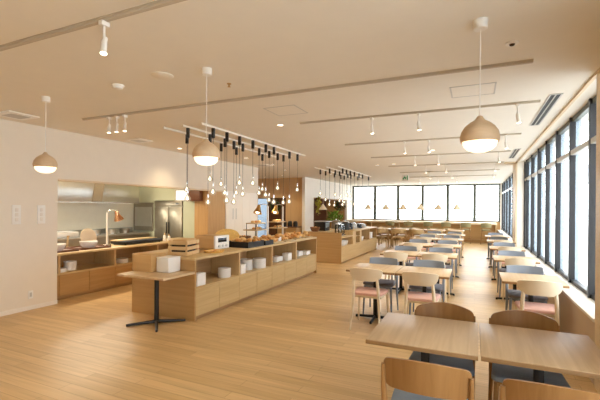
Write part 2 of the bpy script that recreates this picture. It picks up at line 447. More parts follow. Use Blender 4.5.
spot0 = None
def track_spot(x, y, label, tilt=0.25, power=16, dirx=0.0):
    global spot0
    if spot0 is None:
        t = thing('track_spotlight', label, 'spotlight', (x, y, CEIL - 0.022), 0, 'track spotlights')
        part(t, 'adapter', G().box(-0.018, -0.03, -0.03, 0.018, 0.03, 0, 0.004), 'white_metal')
        part(t, 'stem', G().cyl((0, 0, -0.03), (0, 0, -0.13), 0.008, seg=8), 'white_metal')
        h = part(t, 'lamp_head', G().tube([(0.0, 0.012, -0.10), (0.0, 0.0, -0.13), (0.012, -0.012, -0.20), (0.014, -0.014, -0.212)], [0.015, 0.019, 0.02, 0.024], 14), 'white_metal')
        part(h, 'lens', G().tube([(0.014, -0.014, -0.211), (0.0144, -0.0144, -0.214)], 0.02, 12), 'lamp_lit')
        spot0 = t
    else:
        dup(spot0, (x, y, CEIL - 0.022), 0, label)
    if power: spot_light((x, y, CEIL - 0.24), power, (x + dirx, y + tilt, 0), 1.4, 0.8)
tn = ['the nearest track', 'the second track', 'the third track', 'the fourth track', 'the fifth track', 'the sixth track', 'the seventh track', 'the farthest track']
SP = {0: [-2.18], 1: [-4.44, -4.30, -4.15], 2: [-1.24, -0.65, 0.43], 3: [-1.15, -0.74, 0.44], 4: [-1.25, -0.75, 0.44], 5: [-1.24, -0.72, 0.45], 6: [-1.34, -0.67, 0.50], 7: [-1.9, -1.25, -0.62]}
for k, xs in SP.items():
    for j, x in enumerate(xs):
        pos = ['only spotlight on', ''][len(xs) > 1] or (['left', 'middle', 'right'][j] + ' spotlight of')
        track_spot(x, TR[k][0], 'small white %s %s on the ceiling' % (pos, tn[k]), power=(14 if k == 1 else 26) if k else 30, dirx=-0.6 if k == 1 else 0.0)

# acorn pendants
def acorn(x, y):
    t = thing('acorn_pendant', 'x', 'pendant lamp', (x, y, CEIL), 0, 'acorn pendant lamps')
    part(t, 'ceiling_cup', G().lathe([(0, 0), (0.042, 0), (0.042, -0.055), (0.036, -0.06), (0, -0.06)], 20), 'white')
    part(t, 'cord', G().cyl((0, 0, -0.06), (0, 0, -0.63), 0.0035, seg=6), 'white')
    z0 = -0.77
    part(t, 'wooden_shade', G().lathe([(0.008, 0.158), (0.016, 0.154), (0.022, 0.142), (0.034, 0.128), (0.062, 0.112), (0.09, 0.088), (0.11, 0.056), (0.118, 0.024), (0.117, 0.005), (0.113, -0.012), (0.105, -0.01), (0.108, 0.02), (0.09, 0.08), (0.01, 0.14)], 32, (0, 0, z0)), 'acorn')
    part(t, 'glass_diffuser', G().lathe([(0.104, 0.0), (0.103, -0.014), (0.094, -0.04), (0.074, -0.06), (0.042, -0.074), (0, -0.079)], 32, (0, 0, z0)), 'bulb_lit')
    return t
a0 = acorn(-4.345, 2.72); a0['label'] = 'acorn-shaped wooden pendant lamp hanging by the left wall'
dup(a0, (-2.14, 2.72, CEIL), 0, 'acorn-shaped wooden pendant lamp hanging before the bulb rails over the buffet')
dup(a0, (0.024, 2.72, CEIL), 0, 'acorn-shaped wooden pendant lamp hanging over the front dining tables')

# bulb rails
RAILS = {1: [(-4.29, 4.43, 8.1), (-3.92, 4.43, 8.1), (-3.57, 4.43, 8.1)], 2: [(-4.34, 10.55, 14.4), (-3.97, 10.55, 14.4), (-3.6, 10.55, 14.4)]}
side = ['kitchen-side', 'middle', 'aisle-side']; where = {1: 'near bread buffet', 2: 'far buffet'}
for c, rl in RAILS.items():
    for k, (x, y0, y1) in enumerate(rl):
        solo('pendant_rail', '%s white ceiling rail of bulb pendants over the %s' % (side[k], where[c]), 'light rail', G().box(-0.014, y0, -0.03, 0.014, y1, 0, 0.003, 1), 'white_metal', (x, 0, CEIL), group='bulb pendant rails')
B1 = [(2, 4.55, 1.68), (1, 4.96, 1.84), (3, 4.7, 1.78), (2, 5.08, 2.01), (1, 5.51, 1.64), (3, 5.05, 1.66), (2, 5.49, 1.8), (1, 5.89, 1.98), (3, 5.41, 1.96), (2, 5.76, 1.65), (1, 6.39, 1.84), (2, 6.05, 1.8), (3, 5.83, 1.98), (2, 6.64, 1.84), (1, 7.41, 1.96), (3, 6.29, 1.79), (2, 7.05, 1.71), (3, 6.61, 1.66), (2, 7.43, 1.98), (2, 7.71, 1.67), (3, 7.3, 1.68), (3, 7.7, 1.95)]
B2 = [(1, 11.05, 2.0), (1, 11.51, 1.82), (2, 10.86, 1.66), (2, 11.37, 1.97), (1, 12.35, 1.65), (2, 11.79, 1.79), (1, 13.04, 1.98), (3, 10.98, 1.66), (1, 13.42, 1.77), (3, 11.36, 1.95), (2, 12.67, 1.66), (3, 11.75, 1.94), (2, 13.03, 1.73), (3, 12.21, 1.69), (2, 13.9, 1.89), (3, 12.75, 1.66), (3, 13.2, 1.91), (3, 14.05, 1.9)]
_hold = _cup = None
def bulb_pendant(x, y, zb, label, grp):
    global _hold
    top = CEIL - 0.03
    t = thing('bulb_pendant', label, 'pendant lamp', (x, y, top), 0, grp)
    d = zb - top
    if _hold is None:
        _hold = (G().lathe([(0, 0), (0.027, 0), (0.027, -0.14), (0.022, -0.145), (0, -0.145)], 12).mesh('holder', 'black'),
                 G().lathe([(0, 0.14), (0.012, 0.14), (0.014, 0.11), (0.014, 0.08), (0, 0.08)], 12).mesh('socket', 'chrome'),
                 G().lathe([(0.012, 0.085), (0.014, 0.06), (0.028, 0.036), (0.045, 0.012), (0.05, -0.005), (0.042, -0.032), (0.024, -0.048), (0, -0.053)], 16).mesh('glass_bulb', 'bulb_glass'),
                 G().lathe([(0, 0.035), (0.006, 0.03), (0.009, 0.01), (0.018, -0.004), (0.013, -0.02), (0, -0.025)], 8).mesh('filament', 'filament'))
    link('holder', _hold[0], t)
    part(t, 'cord', G().cyl((0, 0, -0.135), (0, 0, d + 0.13), 0.0035, seg=6), 'black')
    link('socket', _hold[1], t, (0, 0, d))
    b = link('glass_bulb', _hold[2], t, (0, 0, d)); link('filament', _hold[3], b)
for c, B in ((1, B1), (2, B2)):
    cnt = {}
    for r, y, z in sorted(B, key=lambda q: (q[0], q[1])):
        k = cnt.get(r, 0); cnt[r] = k + 1
        bulb_pendant(RAILS[c][r - 1][0], y, z, 'clear bulb on black cord, %s from near end of %s rail over %s' % (ORD[k], side[r - 1], where[c]), 'bulb pendants over the ' + where[c])

# recessed downlights, speakers, vents
dl0 = None
def downlight(x, y, label, power=22, size=2.0):
    global dl0
    if dl0 is None:
        t = thing('recessed_downlight', label, 'downlight', (x, y, CEIL), 0, 'recessed downlights')
        part(t, 'trim_ring', G().lathe([(0.04, -0.001), (0.055, -0.001), (0.06, -0.004), (0.055, -0.008), (0.045, -0.008), (0.04, -0.001)], 20), 'white')
        part(t, 'lens', G().lathe([(0, -0.002), (0.042, -0.002), (0.042, -0.0035), (0, -0.0035)], 16), 'lamp_lit')
        dl0 = t
    else: dup(dl0, (x, y, CEIL), 0, label)
    if power: spot_light((x, y, CEIL - 0.02), power, (x, y, 0), size, 0.9, rad=0.045)
for x, y, lb in [(-5.56, 6.2, 'round downlight in the ceiling in front of the kitchen opening'), (-5.11, 8.03, 'round downlight behind the near bulb rails'), (-5.17, 9.52, 'round downlight in front of the white kitchen cupboard'),
                 (-5.56, 11.05, 'round downlight near the tan wall at the left rear'), (-2.5, 10.7, 'round downlight above the aisle beside the far buffet, left of a pair'), (-2.02, 10.6, 'round downlight above the aisle beside the far buffet, right of a pair'),
                 (-0.8, 8.34, 'round downlight between the fourth and fifth tracks'), (-2.6, 5.0, 'round downlight right of the near bulb rails'), (-7.58, 13.3, 'round downlight over the left rear recess')]:
    downlight(x, y, lb, 55)
for x, y in ((-5.4, 0.8), (-3.4, 0.4), (-5.4, -1.4), (-3.2, -1.6)):  # unseen fill lamps without fixtures, added to light the near floor
    spot_light((x, y, CEIL - 0.02), 52, (x, y, 0), 2.2, 0.9, rad=0.05, name='near_fill_beam')

downlight(-6.6, 12.9, 'added downlight in front of the tan wall at the left rear', 110, 2.3)  # added lamp and fixture to brighten the tan wall
downlight(-4.7, 13.0, 'added downlight beside the far bulb rails, kitchen side', 52, 2.2)  # added too, a fixture built around a fill light
downlight(-6.9, 17.0, 'added downlight inside the alcove at the left rear, near one', 52, 2.2)  # this and the next are made-up lamps that brighten the alcove
downlight(-6.8, 19.4, 'added downlight inside the alcove at the left rear, far one', 52, 2.2)
solo('ceiling_speaker', 'round flush ceiling speaker left of the middle acorn pendant', 'speaker', G().lathe([(0, -0.012), (0.085, -0.012), (0.1, -0.006), (0.1, 0), (0, 0)], 28), 'ceiling', (-2.63, 2.70, CEIL))
sd = thing('smoke_detector', 'small white domed smoke detector between the left acorn pendant and nearest track', 'smoke detector', (-3.25, 2.74, CEIL))
part(sd, 'base', G().lathe([(0, 0), (0.06, 0), (0.06, -0.015), (0, -0.015)], 20), 'white'); part(sd, 'dome', G().lathe([(0.05, -0.015), (0.045, -0.035), (0.02, -0.045), (0, -0.046)], 20), 'white')
sd = thing('ceiling_sensor', 'small round white ceiling sensor right of the right acorn pendant', 'sensor', (0.237, 3.18, CEIL))
part(sd, 'base', G().lathe([(0, 0), (0.045, 0), (0.042, -0.01), (0, -0.012)], 20), 'white'); part(sd, 'eye', G().lathe([(0.02, -0.011), (0.015, -0.02), (0, -0.022)], 12), 'dark_gap')
solo('sprinkler_head', 'tiny brass sprinkler head right of the middle acorn pendant', 'sprinkler', G().lathe([(0, 0), (0.022, 0), (0.022, -0.006), (0.008, -0.01), (0.008, -0.03), (0.018, -0.032), (0, -0.036)], 12), 'brass', (-2.2, 3.14, CEIL))
def ac(x, y, s, label):
    t = thing('air_conditioner', label, 'air conditioner', (x, y, CEIL), 0, 'ceiling cassettes')
    part(t, 'face_panel', G().box(-s, -s, -0.02, s, s, 0, 0.006), 'white')
    part(t, 'grille', G().box(-s * 0.6, -s * 0.6, -0.024, s * 0.6, s * 0.6, -0.02), 'silver')
ac(-5.57, 3.1, 0.19, 'square white ceiling air conditioner grille by the left wall, nearest')
ac(-5.56, 5.15, 0.17, 'square white ceiling air conditioner grille above the kitchen header')
ac(-5.5, 9.5, 0.22, 'square white ceiling air conditioner grille at the left rear behind the bulbs')
def hatch(x0, y0, x1, y1, label):
    t = thing('access_hatch', label, 'access hatch', ((x0 + x1) / 2, (y0 + y1) / 2, CEIL), 0, 'ceiling access hatches')
    a, b = (x1 - x0) / 2, (y1 - y0) / 2
    part(t, 'frame', G().box(-a, -b, -0.004, a, -b + 0.014, 0).box(-a, b - 0.014, -0.004, a, b, 0).box(-a, -b, -0.004, -a + 0.014, b, 0).box(a - 0.014, -b, -0.004, a, b, 0), 'silver')
    part(t, 'panel', G().box(-a + 0.014, -b + 0.014, -0.002, a - 0.014, b - 0.014, 0), 'ceiling')
hatch(-0.24, 4.1, 0.18, 4.5, 'square ceiling access hatch behind the right acorn pendant')
hatch(-2.36, 4.08, -1.94, 4.5, 'square ceiling access hatch between the bulb rails and the second track')
def slot(y0, y1, label):
    t = thing('slot_diffuser', label, 'air vent', (0.765, (y0 + y1) / 2, CEIL), 0, 'linear air vents')
    L = (y1 - y0) / 2
    part(t, 'frame', G().box(-0.06, -L, -0.008, -0.045, L, 0).box(0.045, -L, -0.008, 0.06, L, 0).box(-0.045, -L, -0.008, 0.045, -L + 0.02, 0).box(-0.045, L - 0.02, -0.008, 0.045, L, 0).box(-0.006, -L, -0.008, 0.006, L, 0), 'silver')
    part(t, 'dark_slot', G().box(-0.045, -L + 0.02, -0.003, -0.006, L - 0.02, 0), 'black'); part(t, 'dark_slot', G().box(0.006, -L + 0.02, -0.003, 0.045, L - 0.02, 0), 'black')
slot(4.75, 6.4, 'long slotted air vent in the ceiling along the windows, near one')
slot(8.75, 10.3, 'long slotted air vent in the ceiling along the windows, far one')
ex = thing('exit_sign', 'green and white exit sign hanging from the ceiling near the rear windows', 'exit sign', (-2.2, 13.6, CEIL))
part(ex, 'hanger', G().cyl((0, 0, 0), (0, 0, -0.05), 0.01, seg=8), 'white_metal')
part(ex, 'panel', G().box(-0.11, -0.015, -0.25, 0.11, 0.015, -0.05, 0.004), 'white')
part(ex, 'running_figure', G().lathe([(0, 0.015), (0.015, 0), (0, -0.015)], 10, (-0.02, -0.017, -0.09)).box(-0.05, -0.018, -0.16, 0.0, -0.0151, -0.11).box(-0.08, -0.018, -0.21, -0.04, -0.0151, -0.15).box(-0.01, -0.018, -0.2, 0.03, -0.0151, -0.15).box(0.0, -0.018, -0.14, 0.05, -0.0151, -0.12).box(0.06, -0.018, -0.23, 0.09, -0.0151, -0.07), 'sign_green')

# wall switches on the left wall
for y, lb in ((3.365, 'left'), (3.715, 'right')):
    t = thing('switch_plate', '%s tall white switch plate on the left wall' % lb, 'light switch', (WX, y, 1.42), 0, 'switch plates')
    part(t, 'plate', G().box(0, -0.06, -0.14, 0.012, 0.06, 0.14, 0.004), 'white')
    for z in (-0.07, 0.0, 0.07): part(t, 'rocker', G().box(0.012, -0.022, z - 0.026, 0.018, 0.022, z + 0.026, 0.002), 'sill')
t = thing('wall_outlet', 'small white power outlet low on the left wall', 'outlet', (WX, 3.57, 0.225))
part(t, 'plate', G().box(0, -0.035, -0.06, 0.008, 0.035, 0.06, 0.003), 'white'); part(t, 'socket', G().box(0.008, -0.015, -0.03, 0.011, 0.015, 0.03), 'silver')

# ================================================================ CHAIRS
def back_panel(w, z1, h, arch, bow, thick, y0, rtop, rbot, nc=29, post=None):
    """curved backrest; with post=(half width, bottom half depth) shoulders taper to posts"""
    def corner(d, r):
        return 0 if d >= r else r - math.sqrt(max(0, r * r - (r - d) ** 2))
    rows = []
    for i in range(nc):
        s = -math.cos(PI * i / (nc - 1)) if i not in (0, nc - 1) else (-1 if i == 0 else 1)
        x = s * w / 2; d = w / 2 - abs(x)
        top = z1 + arch * (1 - s * s) - corner(d, rtop)
        bot = z1 - h + arch * 0.5 * (1 - s * s) + corner(d, rbot)
        if bot > top - 0.002: bot = top - 0.002
        y = y0 - bow * (1 - s * s)
        A = [(x, y, bot + (top - bot) * j / 5 ) for j in range(6)]
        A = [(px, py - 0.10 * (pz - z1 + h), pz) for px, py, pz in A]
        Bk = [(px, py - thick, pz) for px, py, pz in A]
        rows.append((A, Bk))
    return G().sheet(rows)
def seat_poly(w0, w1, y0, y1, r):
    pts = []
    for cx, cy, a0 in ((w1 / 2 - r, y1 - r, 0), (-w1 / 2 + r, y1 - r, 90), (-w0 / 2 + r, y0 + r, 180), (w0 / 2 - r, y0 + r, 270)):
        for k in range(5):
            a = math.radians(a0 + 90 * k / 4); pts.append((cx + r * math.cos(a), cy + r * math.sin(a)))
    return pts
def make_chair(name, label, wood_mat, leg_mat, seat_mat, style):
    t = thing(name, label, 'chair', (0, 0, 0))
    if wood_mat == 'grey':
        part(t, 'backrest', back_panel(0.425, 0.785, 0.15, 0.006, 0.045, 0.014, -0.205, 0.015, 0.03), wood_mat)
    elif style == 'posts':
        part(t, 'backrest', back_panel(0.425, 0.765, 0.15, 0.035, 0.075, 0.014, -0.205, 0.025, 0.05), wood_mat)
    else:
        part(t, 'backrest', back_panel(0.42, 0.775, 0.15, 0.022, 0.065, 0.022, -0.205, 0.018, 0.118), wood_mat)
    part(t, 'seat', G().prism(seat_poly(0.36, 0.42, -0.20, 0.19, 0.05) if style == 'shoulders' else seat_poly(0.40, 0.44, -0.21, 0.19, 0.05), 0.435, 0.468, 0.014), seat_mat)
    part(t, 'seat_frame', G().box(-0.19, -0.185, 0.40, 0.19, 0.175, 0.435, 0.008), leg_mat)
    for s in (-1, 1):
        part(t, 'leg', G().tube([(s * 0.205, 0.18, 0), (s * 0.19, 0.165, 0.40), (s * 0.19, 0.163, 0.425)], [0.011, 0.017, 0.017], 10), leg_mat)
        if style == 'posts':
            part(t, 'leg', G().tube([(s * 0.215, -0.27, 0), (s * 0.207, -0.215, 0.30), (s * 0.207, -0.205, 0.44), (s * 0.213, -0.225, 0.62), (s * 0.213, -0.238, 0.735)], [0.011, 0.016, 0.018, 0.015, 0.011], 10), leg_mat)
        else:
            part(t, 'leg', G().tube([(s * 0.19, -0.29, 0), (s * 0.17, -0.22, 0.30), (s * 0.162, -0.222, 0.44), (s * 0.155, -0.243, 0.58), (s * 0.15, -0.250, 0.64), (s * 0.15, -0.253, 0.665)], [0.012, 0.018, 0.020, 0.020, 0.019, 0.011], 10), leg_mat)
    return t

GRP_O = 'oak chairs at the front tables'; GRP_C = 'cream chairs at the dining rows'; GRP_G = 'grey chairs at the dining rows'
oak = make_chair('oak_chair', 'oak chair with blue-grey seat, near side of the left front table', 'chair_oak', 'chair_oak_leg', 'seat_grey', 'posts')
oak['group'] = GRP_O
oak.location = (-0.222, 2.27, 0)
dup(oak, (0.335, 2.25, 0), 0, 'oak chair with blue-grey seat, near side of the right front table', GRP_O)
dup(oak, (-0.215, 2.985, 0), PI, 'oak chair with blue-grey seat, far side of the left front table', GRP_O)
dup(oak, (0.325, 2.985, 0), PI, 'oak chair with blue-grey seat, far side of the right front table', GRP_O)
cream = make_chair('cream_chair', 'x', 'cream', 'cream', 'pink', 'shoulders')
grey = make_chair('grey_chair', 'x', 'grey', 'grey', 'seat_dark', 'posts')

# ================================================================ TABLES
def make_table():
    t = thing('dining_table', 'x', 'table', (0, 0, 0))
    part(t, 'tabletop', G().box(-0.325, -0.35, 0.714, 0.325, 0.35, 0.72, 0.002), 'oak_table')
    part(t, 'edge_shade', G().box(-0.3255, -0.3505, 0.69, 0.3255, 0.3505, 0.7142, 0.002), 'table_edge_shade', 'tabletop edge with shade painted in')  # shade on the table edge painted as a darker band
    part(t, 'column', G().box(-0.026, -0.026, 0.03, 0.026, 0.026, 0.675, 0.003), 'black')
    part(t, 'mounting_plate', G().box(-0.14, -0.14, 0.676, 0.14, 0.14, 0.69), 'black')
    part(t, 'base', G().tube([(-0.28, 0, 0.02), (0, 0, 0.032), (0.28, 0, 0.02)], [0.015, 0.023, 0.015], 8).tube([(0, -0.28, 0.02), (0, 0, 0.032), (0, 0.28, 0.02)], [0.015, 0.023, 0.015], 8), 'black')
    for px, py in ((-0.27, 0), (0.27, 0), (0, -0.27), (0, 0.27)): part(t, 'foot_pad', G().cyl((px, py, 0), (px, py, 0.02), 0.016, seg=10), 'black')
    return t
tb = make_table()
used = False
def table(x, y, label, group):
    global used
    if not used:
        tb.location = (x, y, 0); tag(tb, label, None, group); used = True
    else: dup(tb, (x, y, 0), 0, label, group)
table(-0.303, 2.755, 'square pale oak table, left one of the front pair', 'front tables')
table(0.362, 2.76, 'square pale oak table, right one of the front pair beside the wall', 'front tables')
cu = gu = False
def chair(kind, x, y, rz, label):
    global cu, gu
    if kind == 'c':
        if not cu: cream.location = (x, y, 0); cream.rotation_euler = (0, 0, rz); tag(cream, label, None, GRP_C); cu = True
        else: dup(cream, (x, y, 0), rz, label, GRP_C)
    else:
        if not gu: grey.location = (x, y, 0); grey.rotation_euler = (0, 0, rz); tag(grey, label, None, GRP_G); gu = True
        else: dup(grey, (x, y, 0), rz, label, GRP_G)
RN = ['nearest', 'second nearest', 'third nearest', 'fourth nearest', 'fifth nearest']
for k, y in enumerate([5.37, 7.42, 9.38, 11.36, 13.3]):
    for x, nm in ((-1.265, 'left'), (-0.605, 'right')):
        table(x, y, 'pale oak table, %s half of the %s row in the middle block' % (nm, RN[k]), 'middle block tables')
        jit = random.uniform(-0.02, 0.02) if k else 0
        chair('c', x + 0.01 + jit, y - 0.345 + jit, jit * 2, 'cream chair with pink seat, %s one in the %s middle-block row' % (nm, RN[k]))
        chair('g', x - 0.01 - jit, y + 0.335, PI - jit, 'blue-grey chair behind the %s table of the %s middle-block row' % (nm, RN[k]))
    table(0.62, y + 0.02, 'pale oak table by the windows, %s in the row along the right wall' % RN[k], 'window side tables')
    chair('c', 0.64, y - 0.32, 0.0 if k else -0.03, 'cream chair with pink seat at the near side of the %s window-side table' % RN[k])
    chair('g', 0.61, y + 0.365, PI, 'blue-grey chair at the far side of the %s window-side table' % RN[k])

# wooden armchairs and their tables near the rear
def make_armchair():
    t = thing('bentwood_armchair', 'x', 'armchair', (0, 0, 0))
    hoop = [(-0.26, 0, 0)] + [(-0.26 * math.cos(a), 0, 0.18 + 0.26 * math.sin(a)) for a in [PI * k / 12 for k in range(13)]] + [(0.26, 0, 0)]
    part(t, 'leg_hoop', G().tube([(x, -0.20 - 0.04 * (1 - z / 0.7), z) for x, y, z in hoop], 0.017, 8), 'oak_z')
    low = [(-0.24, 0.20, 0), (-0.24, 0.19, 0.36), (-0.20, 0.19, 0.40), (0.20, 0.19, 0.40), (0.24, 0.19, 0.36), (0.24, 0.20, 0)]
    part(t, 'leg_hoop', G().tube(low, 0.017, 8), 'oak_z')
    part(t, 'seat', G().lathe([(0, 0.045), (0.2, 0.045), (0.225, 0.035), (0.23, 0.015), (0.22, 0), (0, 0)], 24, (0, 0.0, 0.40)), 'oak_x')
    rail = []
    for k in range(15):
        a = math.radians(200 + 140 * k / 14) if False else math.radians(180 + 180 * k / 14)
        x, y = 0.29 * math.cos(a), 0.02 + 0.27 * math.sin(a)
        rail.append(([(x * 0.95, y * 0.95, 0.58), (x * 0.95, y * 0.95, 0.76)], [(x, y, 0.58), (x, y, 0.76)]))
    part(t, 'backrest', G().sheet(rail), 'oak_x')
    for s in (-1, 1): part(t, 'arm_post', G().cyl((s * 0.24, 0.19, 0.40), (s * 0.275, 0.03, 0.65), 0.014, seg=8), 'oak_z')
    return t
rt = thing('oak_table', 'x', 'table', (0, 0, 0))
part(rt, 'tabletop', G().box(-0.325, -0.35, 0.69, 0.325, 0.35, 0.72, 0.004), 'oak_table')
part(rt, 'apron', G().box(-0.28, -0.30, 0.635, 0.28, 0.30, 0.69), 'oak_z')
for sx in (-1, 1):
    for sy in (-1, 1): part(rt, 'leg', G().cyl((sx * 0.275, sy * 0.295, 0), (sx * 0.275, sy * 0.295, 0.69), 0.016, 0.022, 10), 'oak_z')
arm = make_armchair()
first = True
for k, x in enumerate([-3.45, -2.76, -2.07, -1.38, -0.69]):
    nm = ORD[k] + ' from the left'
    if k == 0: rt.location = (x, 16.0, 0); tag(rt, 'pale table %s in the row by the rear counter' % nm, None, 'rear tables')
    else: dup(rt, (x, 16.0, 0), 0, 'pale table %s in the row by the rear counter' % nm, 'rear tables')
    for yy, rz, sd_ in ((15.52, 0, 'near'), (16.5, PI, 'far')):
        lb = 'wooden bentwood armchair on the %s side of the rear-row table %s' % (sd_, nm)
        if first: arm.location = (x, yy, 0); arm.rotation_euler = (0, 0, rz); tag(arm, lb, None, 'bentwood armchairs'); first = False
        else: dup(arm, (x, yy, 0), rz, lb, 'bentwood armchairs')

# rear counter and stools
rc = thing('window_counter', 'long oak counter running under the rear windows', 'counter', (-2.74, 19.8, 0))
part(rc, 'countertop', G().box(-3.55, -0.5, 0.84, 3.64, 0.49, 0.925, 0.005), 'trim')
part(rc, 'front_panel', G().box(-3.55, -0.30, 0, 3.58, -0.26, 0.84), 'oak_end')
part(rc, 'end_panel', G().box(3.58, -0.49, 0, 3.63, 0.49, 0.84), 'oak_z')
part(rc, 'foot_rail', G().box(-3.55, -0.42, 0.12, 3.58, -0.38, 0.16, 0.005), 'oak_end')
for k in range(5): part(rc, 'support', G().box(-3.5 + 1.4 * k, -0.46, 0, -3.46 + 1.4 * k, -0.30, 0.84), 'oak_z')
st = thing('bar_stool', 'x', 'stool', (0, 0, 0))
part(st, 'seat', G().prism(seat_poly(0.38, 0.40, -0.18, 0.18, 0.07), 0.60, 0.65, 0.018), 'khaki')
part(st, 'backrest', back_panel(0.42, 0.93, 0.20, 0.02, 0.07, 0.03, -0.16, 0.05, 0.05), 'khaki')
for sx in (-1, 1):
    part(st, 'leg', G().tube([(sx * 0.21, 0.19, 0), (sx * 0.16, 0.14, 0.60)], [0.012, 0.017], 8), 'chair_oak_leg')
    part(st, 'leg', G().tube([(sx * 0.21, -0.21, 0), (sx * 0.16, -0.16, 0.60), (sx * 0.16, -0.19, 0.78)], [0.012, 0.017, 0.012], 8), 'chair_oak_leg')
part(st, 'footrest', G().tube([(-0.19, -0.185, 0.24), (0.19, -0.185, 0.24), (0.19, 0.17, 0.24), (-0.19, 0.17, 0.24)], 0.009, 8, closed=True), 'chair_oak_leg')
for k, x in enumerate([-3.74, -2.88, -1.98, -1.2, -0.37, 0.45]):
    lb = 'khaki upholstered bar stool %s from the left at the rear window counter' % ORD[k]
    if k == 0: st.location = (x, 18.95, 0); tag(st, lb, None, 'bar stools')
    else: dup(st, (x, 18.95, 0), 0, lb, 'bar stools')

def cone(x, y, zb, s=1.0):
    t = thing('cone_pendant', 'x', 'pendant lamp', (x, y, CEIL), 0, 'cone pendants')
    d = zb - CEIL
    part(t, 'ceiling_cup', G().lathe([(0, 0), (0.035, 0), (0.035, -0.03), (0, -0.03)], 12), 'white')
    part(t, 'cord', G().cyl((0, 0, -0.03), (0, 0, d + 0.28 * s), 0.004, seg=6), 'white')
    part(t, 'shade', G().lathe([(0, 0.29 * s), (0.025 * s, 0.285 * s), (0.04 * s, 0.25 * s), (0.225 * s, 0), (0.215 * s, 0), (0.035 * s, 0.24 * s), (0, 0.25 * s)], 28, (0, 0, d)), 'cone')
    part(t, 'bulb', G().lathe([(0, 0.05), (0.03, 0.03), (0.04, 0), (0.03, -0.03), (0, -0.04)], 12, (0, 0, d + 0.10 * s)), 'bulb_lit')
    return t
xs = [-4.86, -3.98, -3.15, -2.35, -1.55, -0.75]
c0 = cone(xs[0], 18.9, 1.50)
c0['label'] = 'cream cone pendant over the rear counter, first from the left'
for k in range(1, 6): dup(c0, (xs[k], 18.9, CEIL), 0, 'cream cone pendant over the rear counter, %s from the left' % ORD[k])
cc = cone(-5.61, 14.6, 1.48, 0.8); cc['label'] = 'cream cone pendant hanging in front of the alcove opening at the left rear'

# ================================================================ BUFFETS
def shelf_unit(name, label, x0, x1, y0, y1, top, bays, doors_per, zs, front='oak_x'):
    """cabinet with open shelf above and doors below; front faces +X at x1"""
    t = thing(name, label, 'cabinet', ((x0 + x1) / 2, (y0 + y1) / 2, 0))
    cx, cy = (x0 + x1) / 2, (y0 + y1) / 2
    X = lambda v: v - cx
    Y = lambda v: v - cy
    part(t, 'countertop', G().box(X(x0), Y(y0), top - 0.035, X(x1), Y(y1), top, 0.003), 'oak_x')
    part(t, 'plinth', G().box(X(x0) + 0.03, Y(y0) + 0.02, 0, X(x1) - 0.05, Y(y1) - 0.02, 0.06), 'oak_recess_shade')
    part(t, 'end_panel', G().box(X(x0), Y(y0), 0, X(x1), Y(y0) + 0.03, top - 0.035), 'oak_end')
    part(t, 'end_panel', G().box(X(x0), Y(y1) - 0.03, 0, X(x1), Y(y1), top - 0.035), 'oak_end')
    part(t, 'back_panel', G().box(X(x0) + 0.001, Y(y0) + 0.03, 0.06, X(x0) + 0.02, Y(y1) - 0.03, top - 0.035), 'oak_x')
    part(t, 'shelf', G().box(X(x1) - 0.55, Y(y0) + 0.03, zs - 0.025, X(x1) - 0.003, Y(y1) - 0.03, zs), 'oak_x')
    part(t, 'shelf_back', G().box(X(x1) - 0.57, Y(y0) + 0.03, 0.06, X(x1) - 0.55, Y(y1) - 0.03, top - 0.035), 'oak_recess_shade')
    for b in bays[1:-1]: part(t, 'divider', G().box(X(x1) - 0.55, Y(b) - 0.018, zs, X(x1) - 0.001, Y(b) + 0.018, top - 0.035), 'oak_z')
    for a, b in zip(bays, bays[1:]):
        for k in range(doors_per):
            d0 = a + (b - a) * k / doors_per; d1_ = a + (b - a) * (k + 1) / doors_per
            part(t, 'door', G().box(X(x1) - 0.02, Y(d0) + 0.003, 0.062, X(x1), Y(d1_) - 0.003, zs - 0.028, 0.0015, 1), front)
    return t
shelf_unit('buffet_counter', 'long oak bread buffet counter with open shelves, nearest island', -4.6, -3.44, 4.15, 8.55, 0.858, [4.18, 5.24, 6.33, 7.40, 8.52], 2, 0.455)
lg = thing('side_ledge', 'oak ledge table on a single black pole at the near end of the bread buffet', 'table', (-3.83, 3.86, 0))
part(lg, 'tabletop', G().box(-0.40, -0.29, 0.647, 0.395, 0.287, 0.675, 0.003), 'oak_table')
part(lg, 'pole', G().cyl((0, 0.0, 0.03), (0, 0.0, 0.647), 0.03, seg=16), 'black')
part(lg, 'base', G().tube([(-0.26, -0.26, 0.015), (0, 0, 0.035), (0.26, 0.26, 0.015)], [0.015, 0.026, 0.015], 8).tube([(-0.24, 0.26, 0.015), (0, 0, 0.035), (0.26, -0.26, 0.015)], [0.015, 0.026, 0.015], 8), 'black')

# far buffet: bays of different make-up
t2 = thing('far_buffet_counter', 'oak buffet counter of the far island with tall and narrow shelf bays', 'cabinet', (-3.955, 12.3, 0))
part(t2, 'countertop', G().box(-0.585, -0.985, 0.825, 0.585, 2.1, 0.86, 0.003), 'oak_x')
part(t2, 'low_countertop', G().box(-0.585, -2.07, 0.70, 0.585, -0.985, 0.73, 0.003), 'oak_x')
part(t2, 'end_panel', G().box(-0.585, -2.1, 0, 0.585, -2.07, 0.86), 'oak_end')
part(t2, 'end_panel', G().box(-0.585, 2.07, 0, 0.585, 2.1, 0.825), 'oak_end')
part(t2, 'rear_worktop', G().box(-0.585, -2.07, 0.825, 0.0, -0.985, 0.86, 0.003), 'oak_x')
part(t2, 'rear_panel', G().box(-0.02, -2.07, 0.73, 0.0, -0.985, 0.825), 'oak_x')
part(t2, 'back_panel', G().box(-0.58, -2.07, 0.05, -0.56, 2.07, 0.70), 'oak_x')
part(t2, 'shelf', G().box(0.03, -2.07, 0.435, 0.582, 2.07, 0.46), 'oak_x')
part(t2, 'shelf_back', G().box(0.01, -2.07, 0.06, 0.03, 2.07, 0.70), 'oak_x')
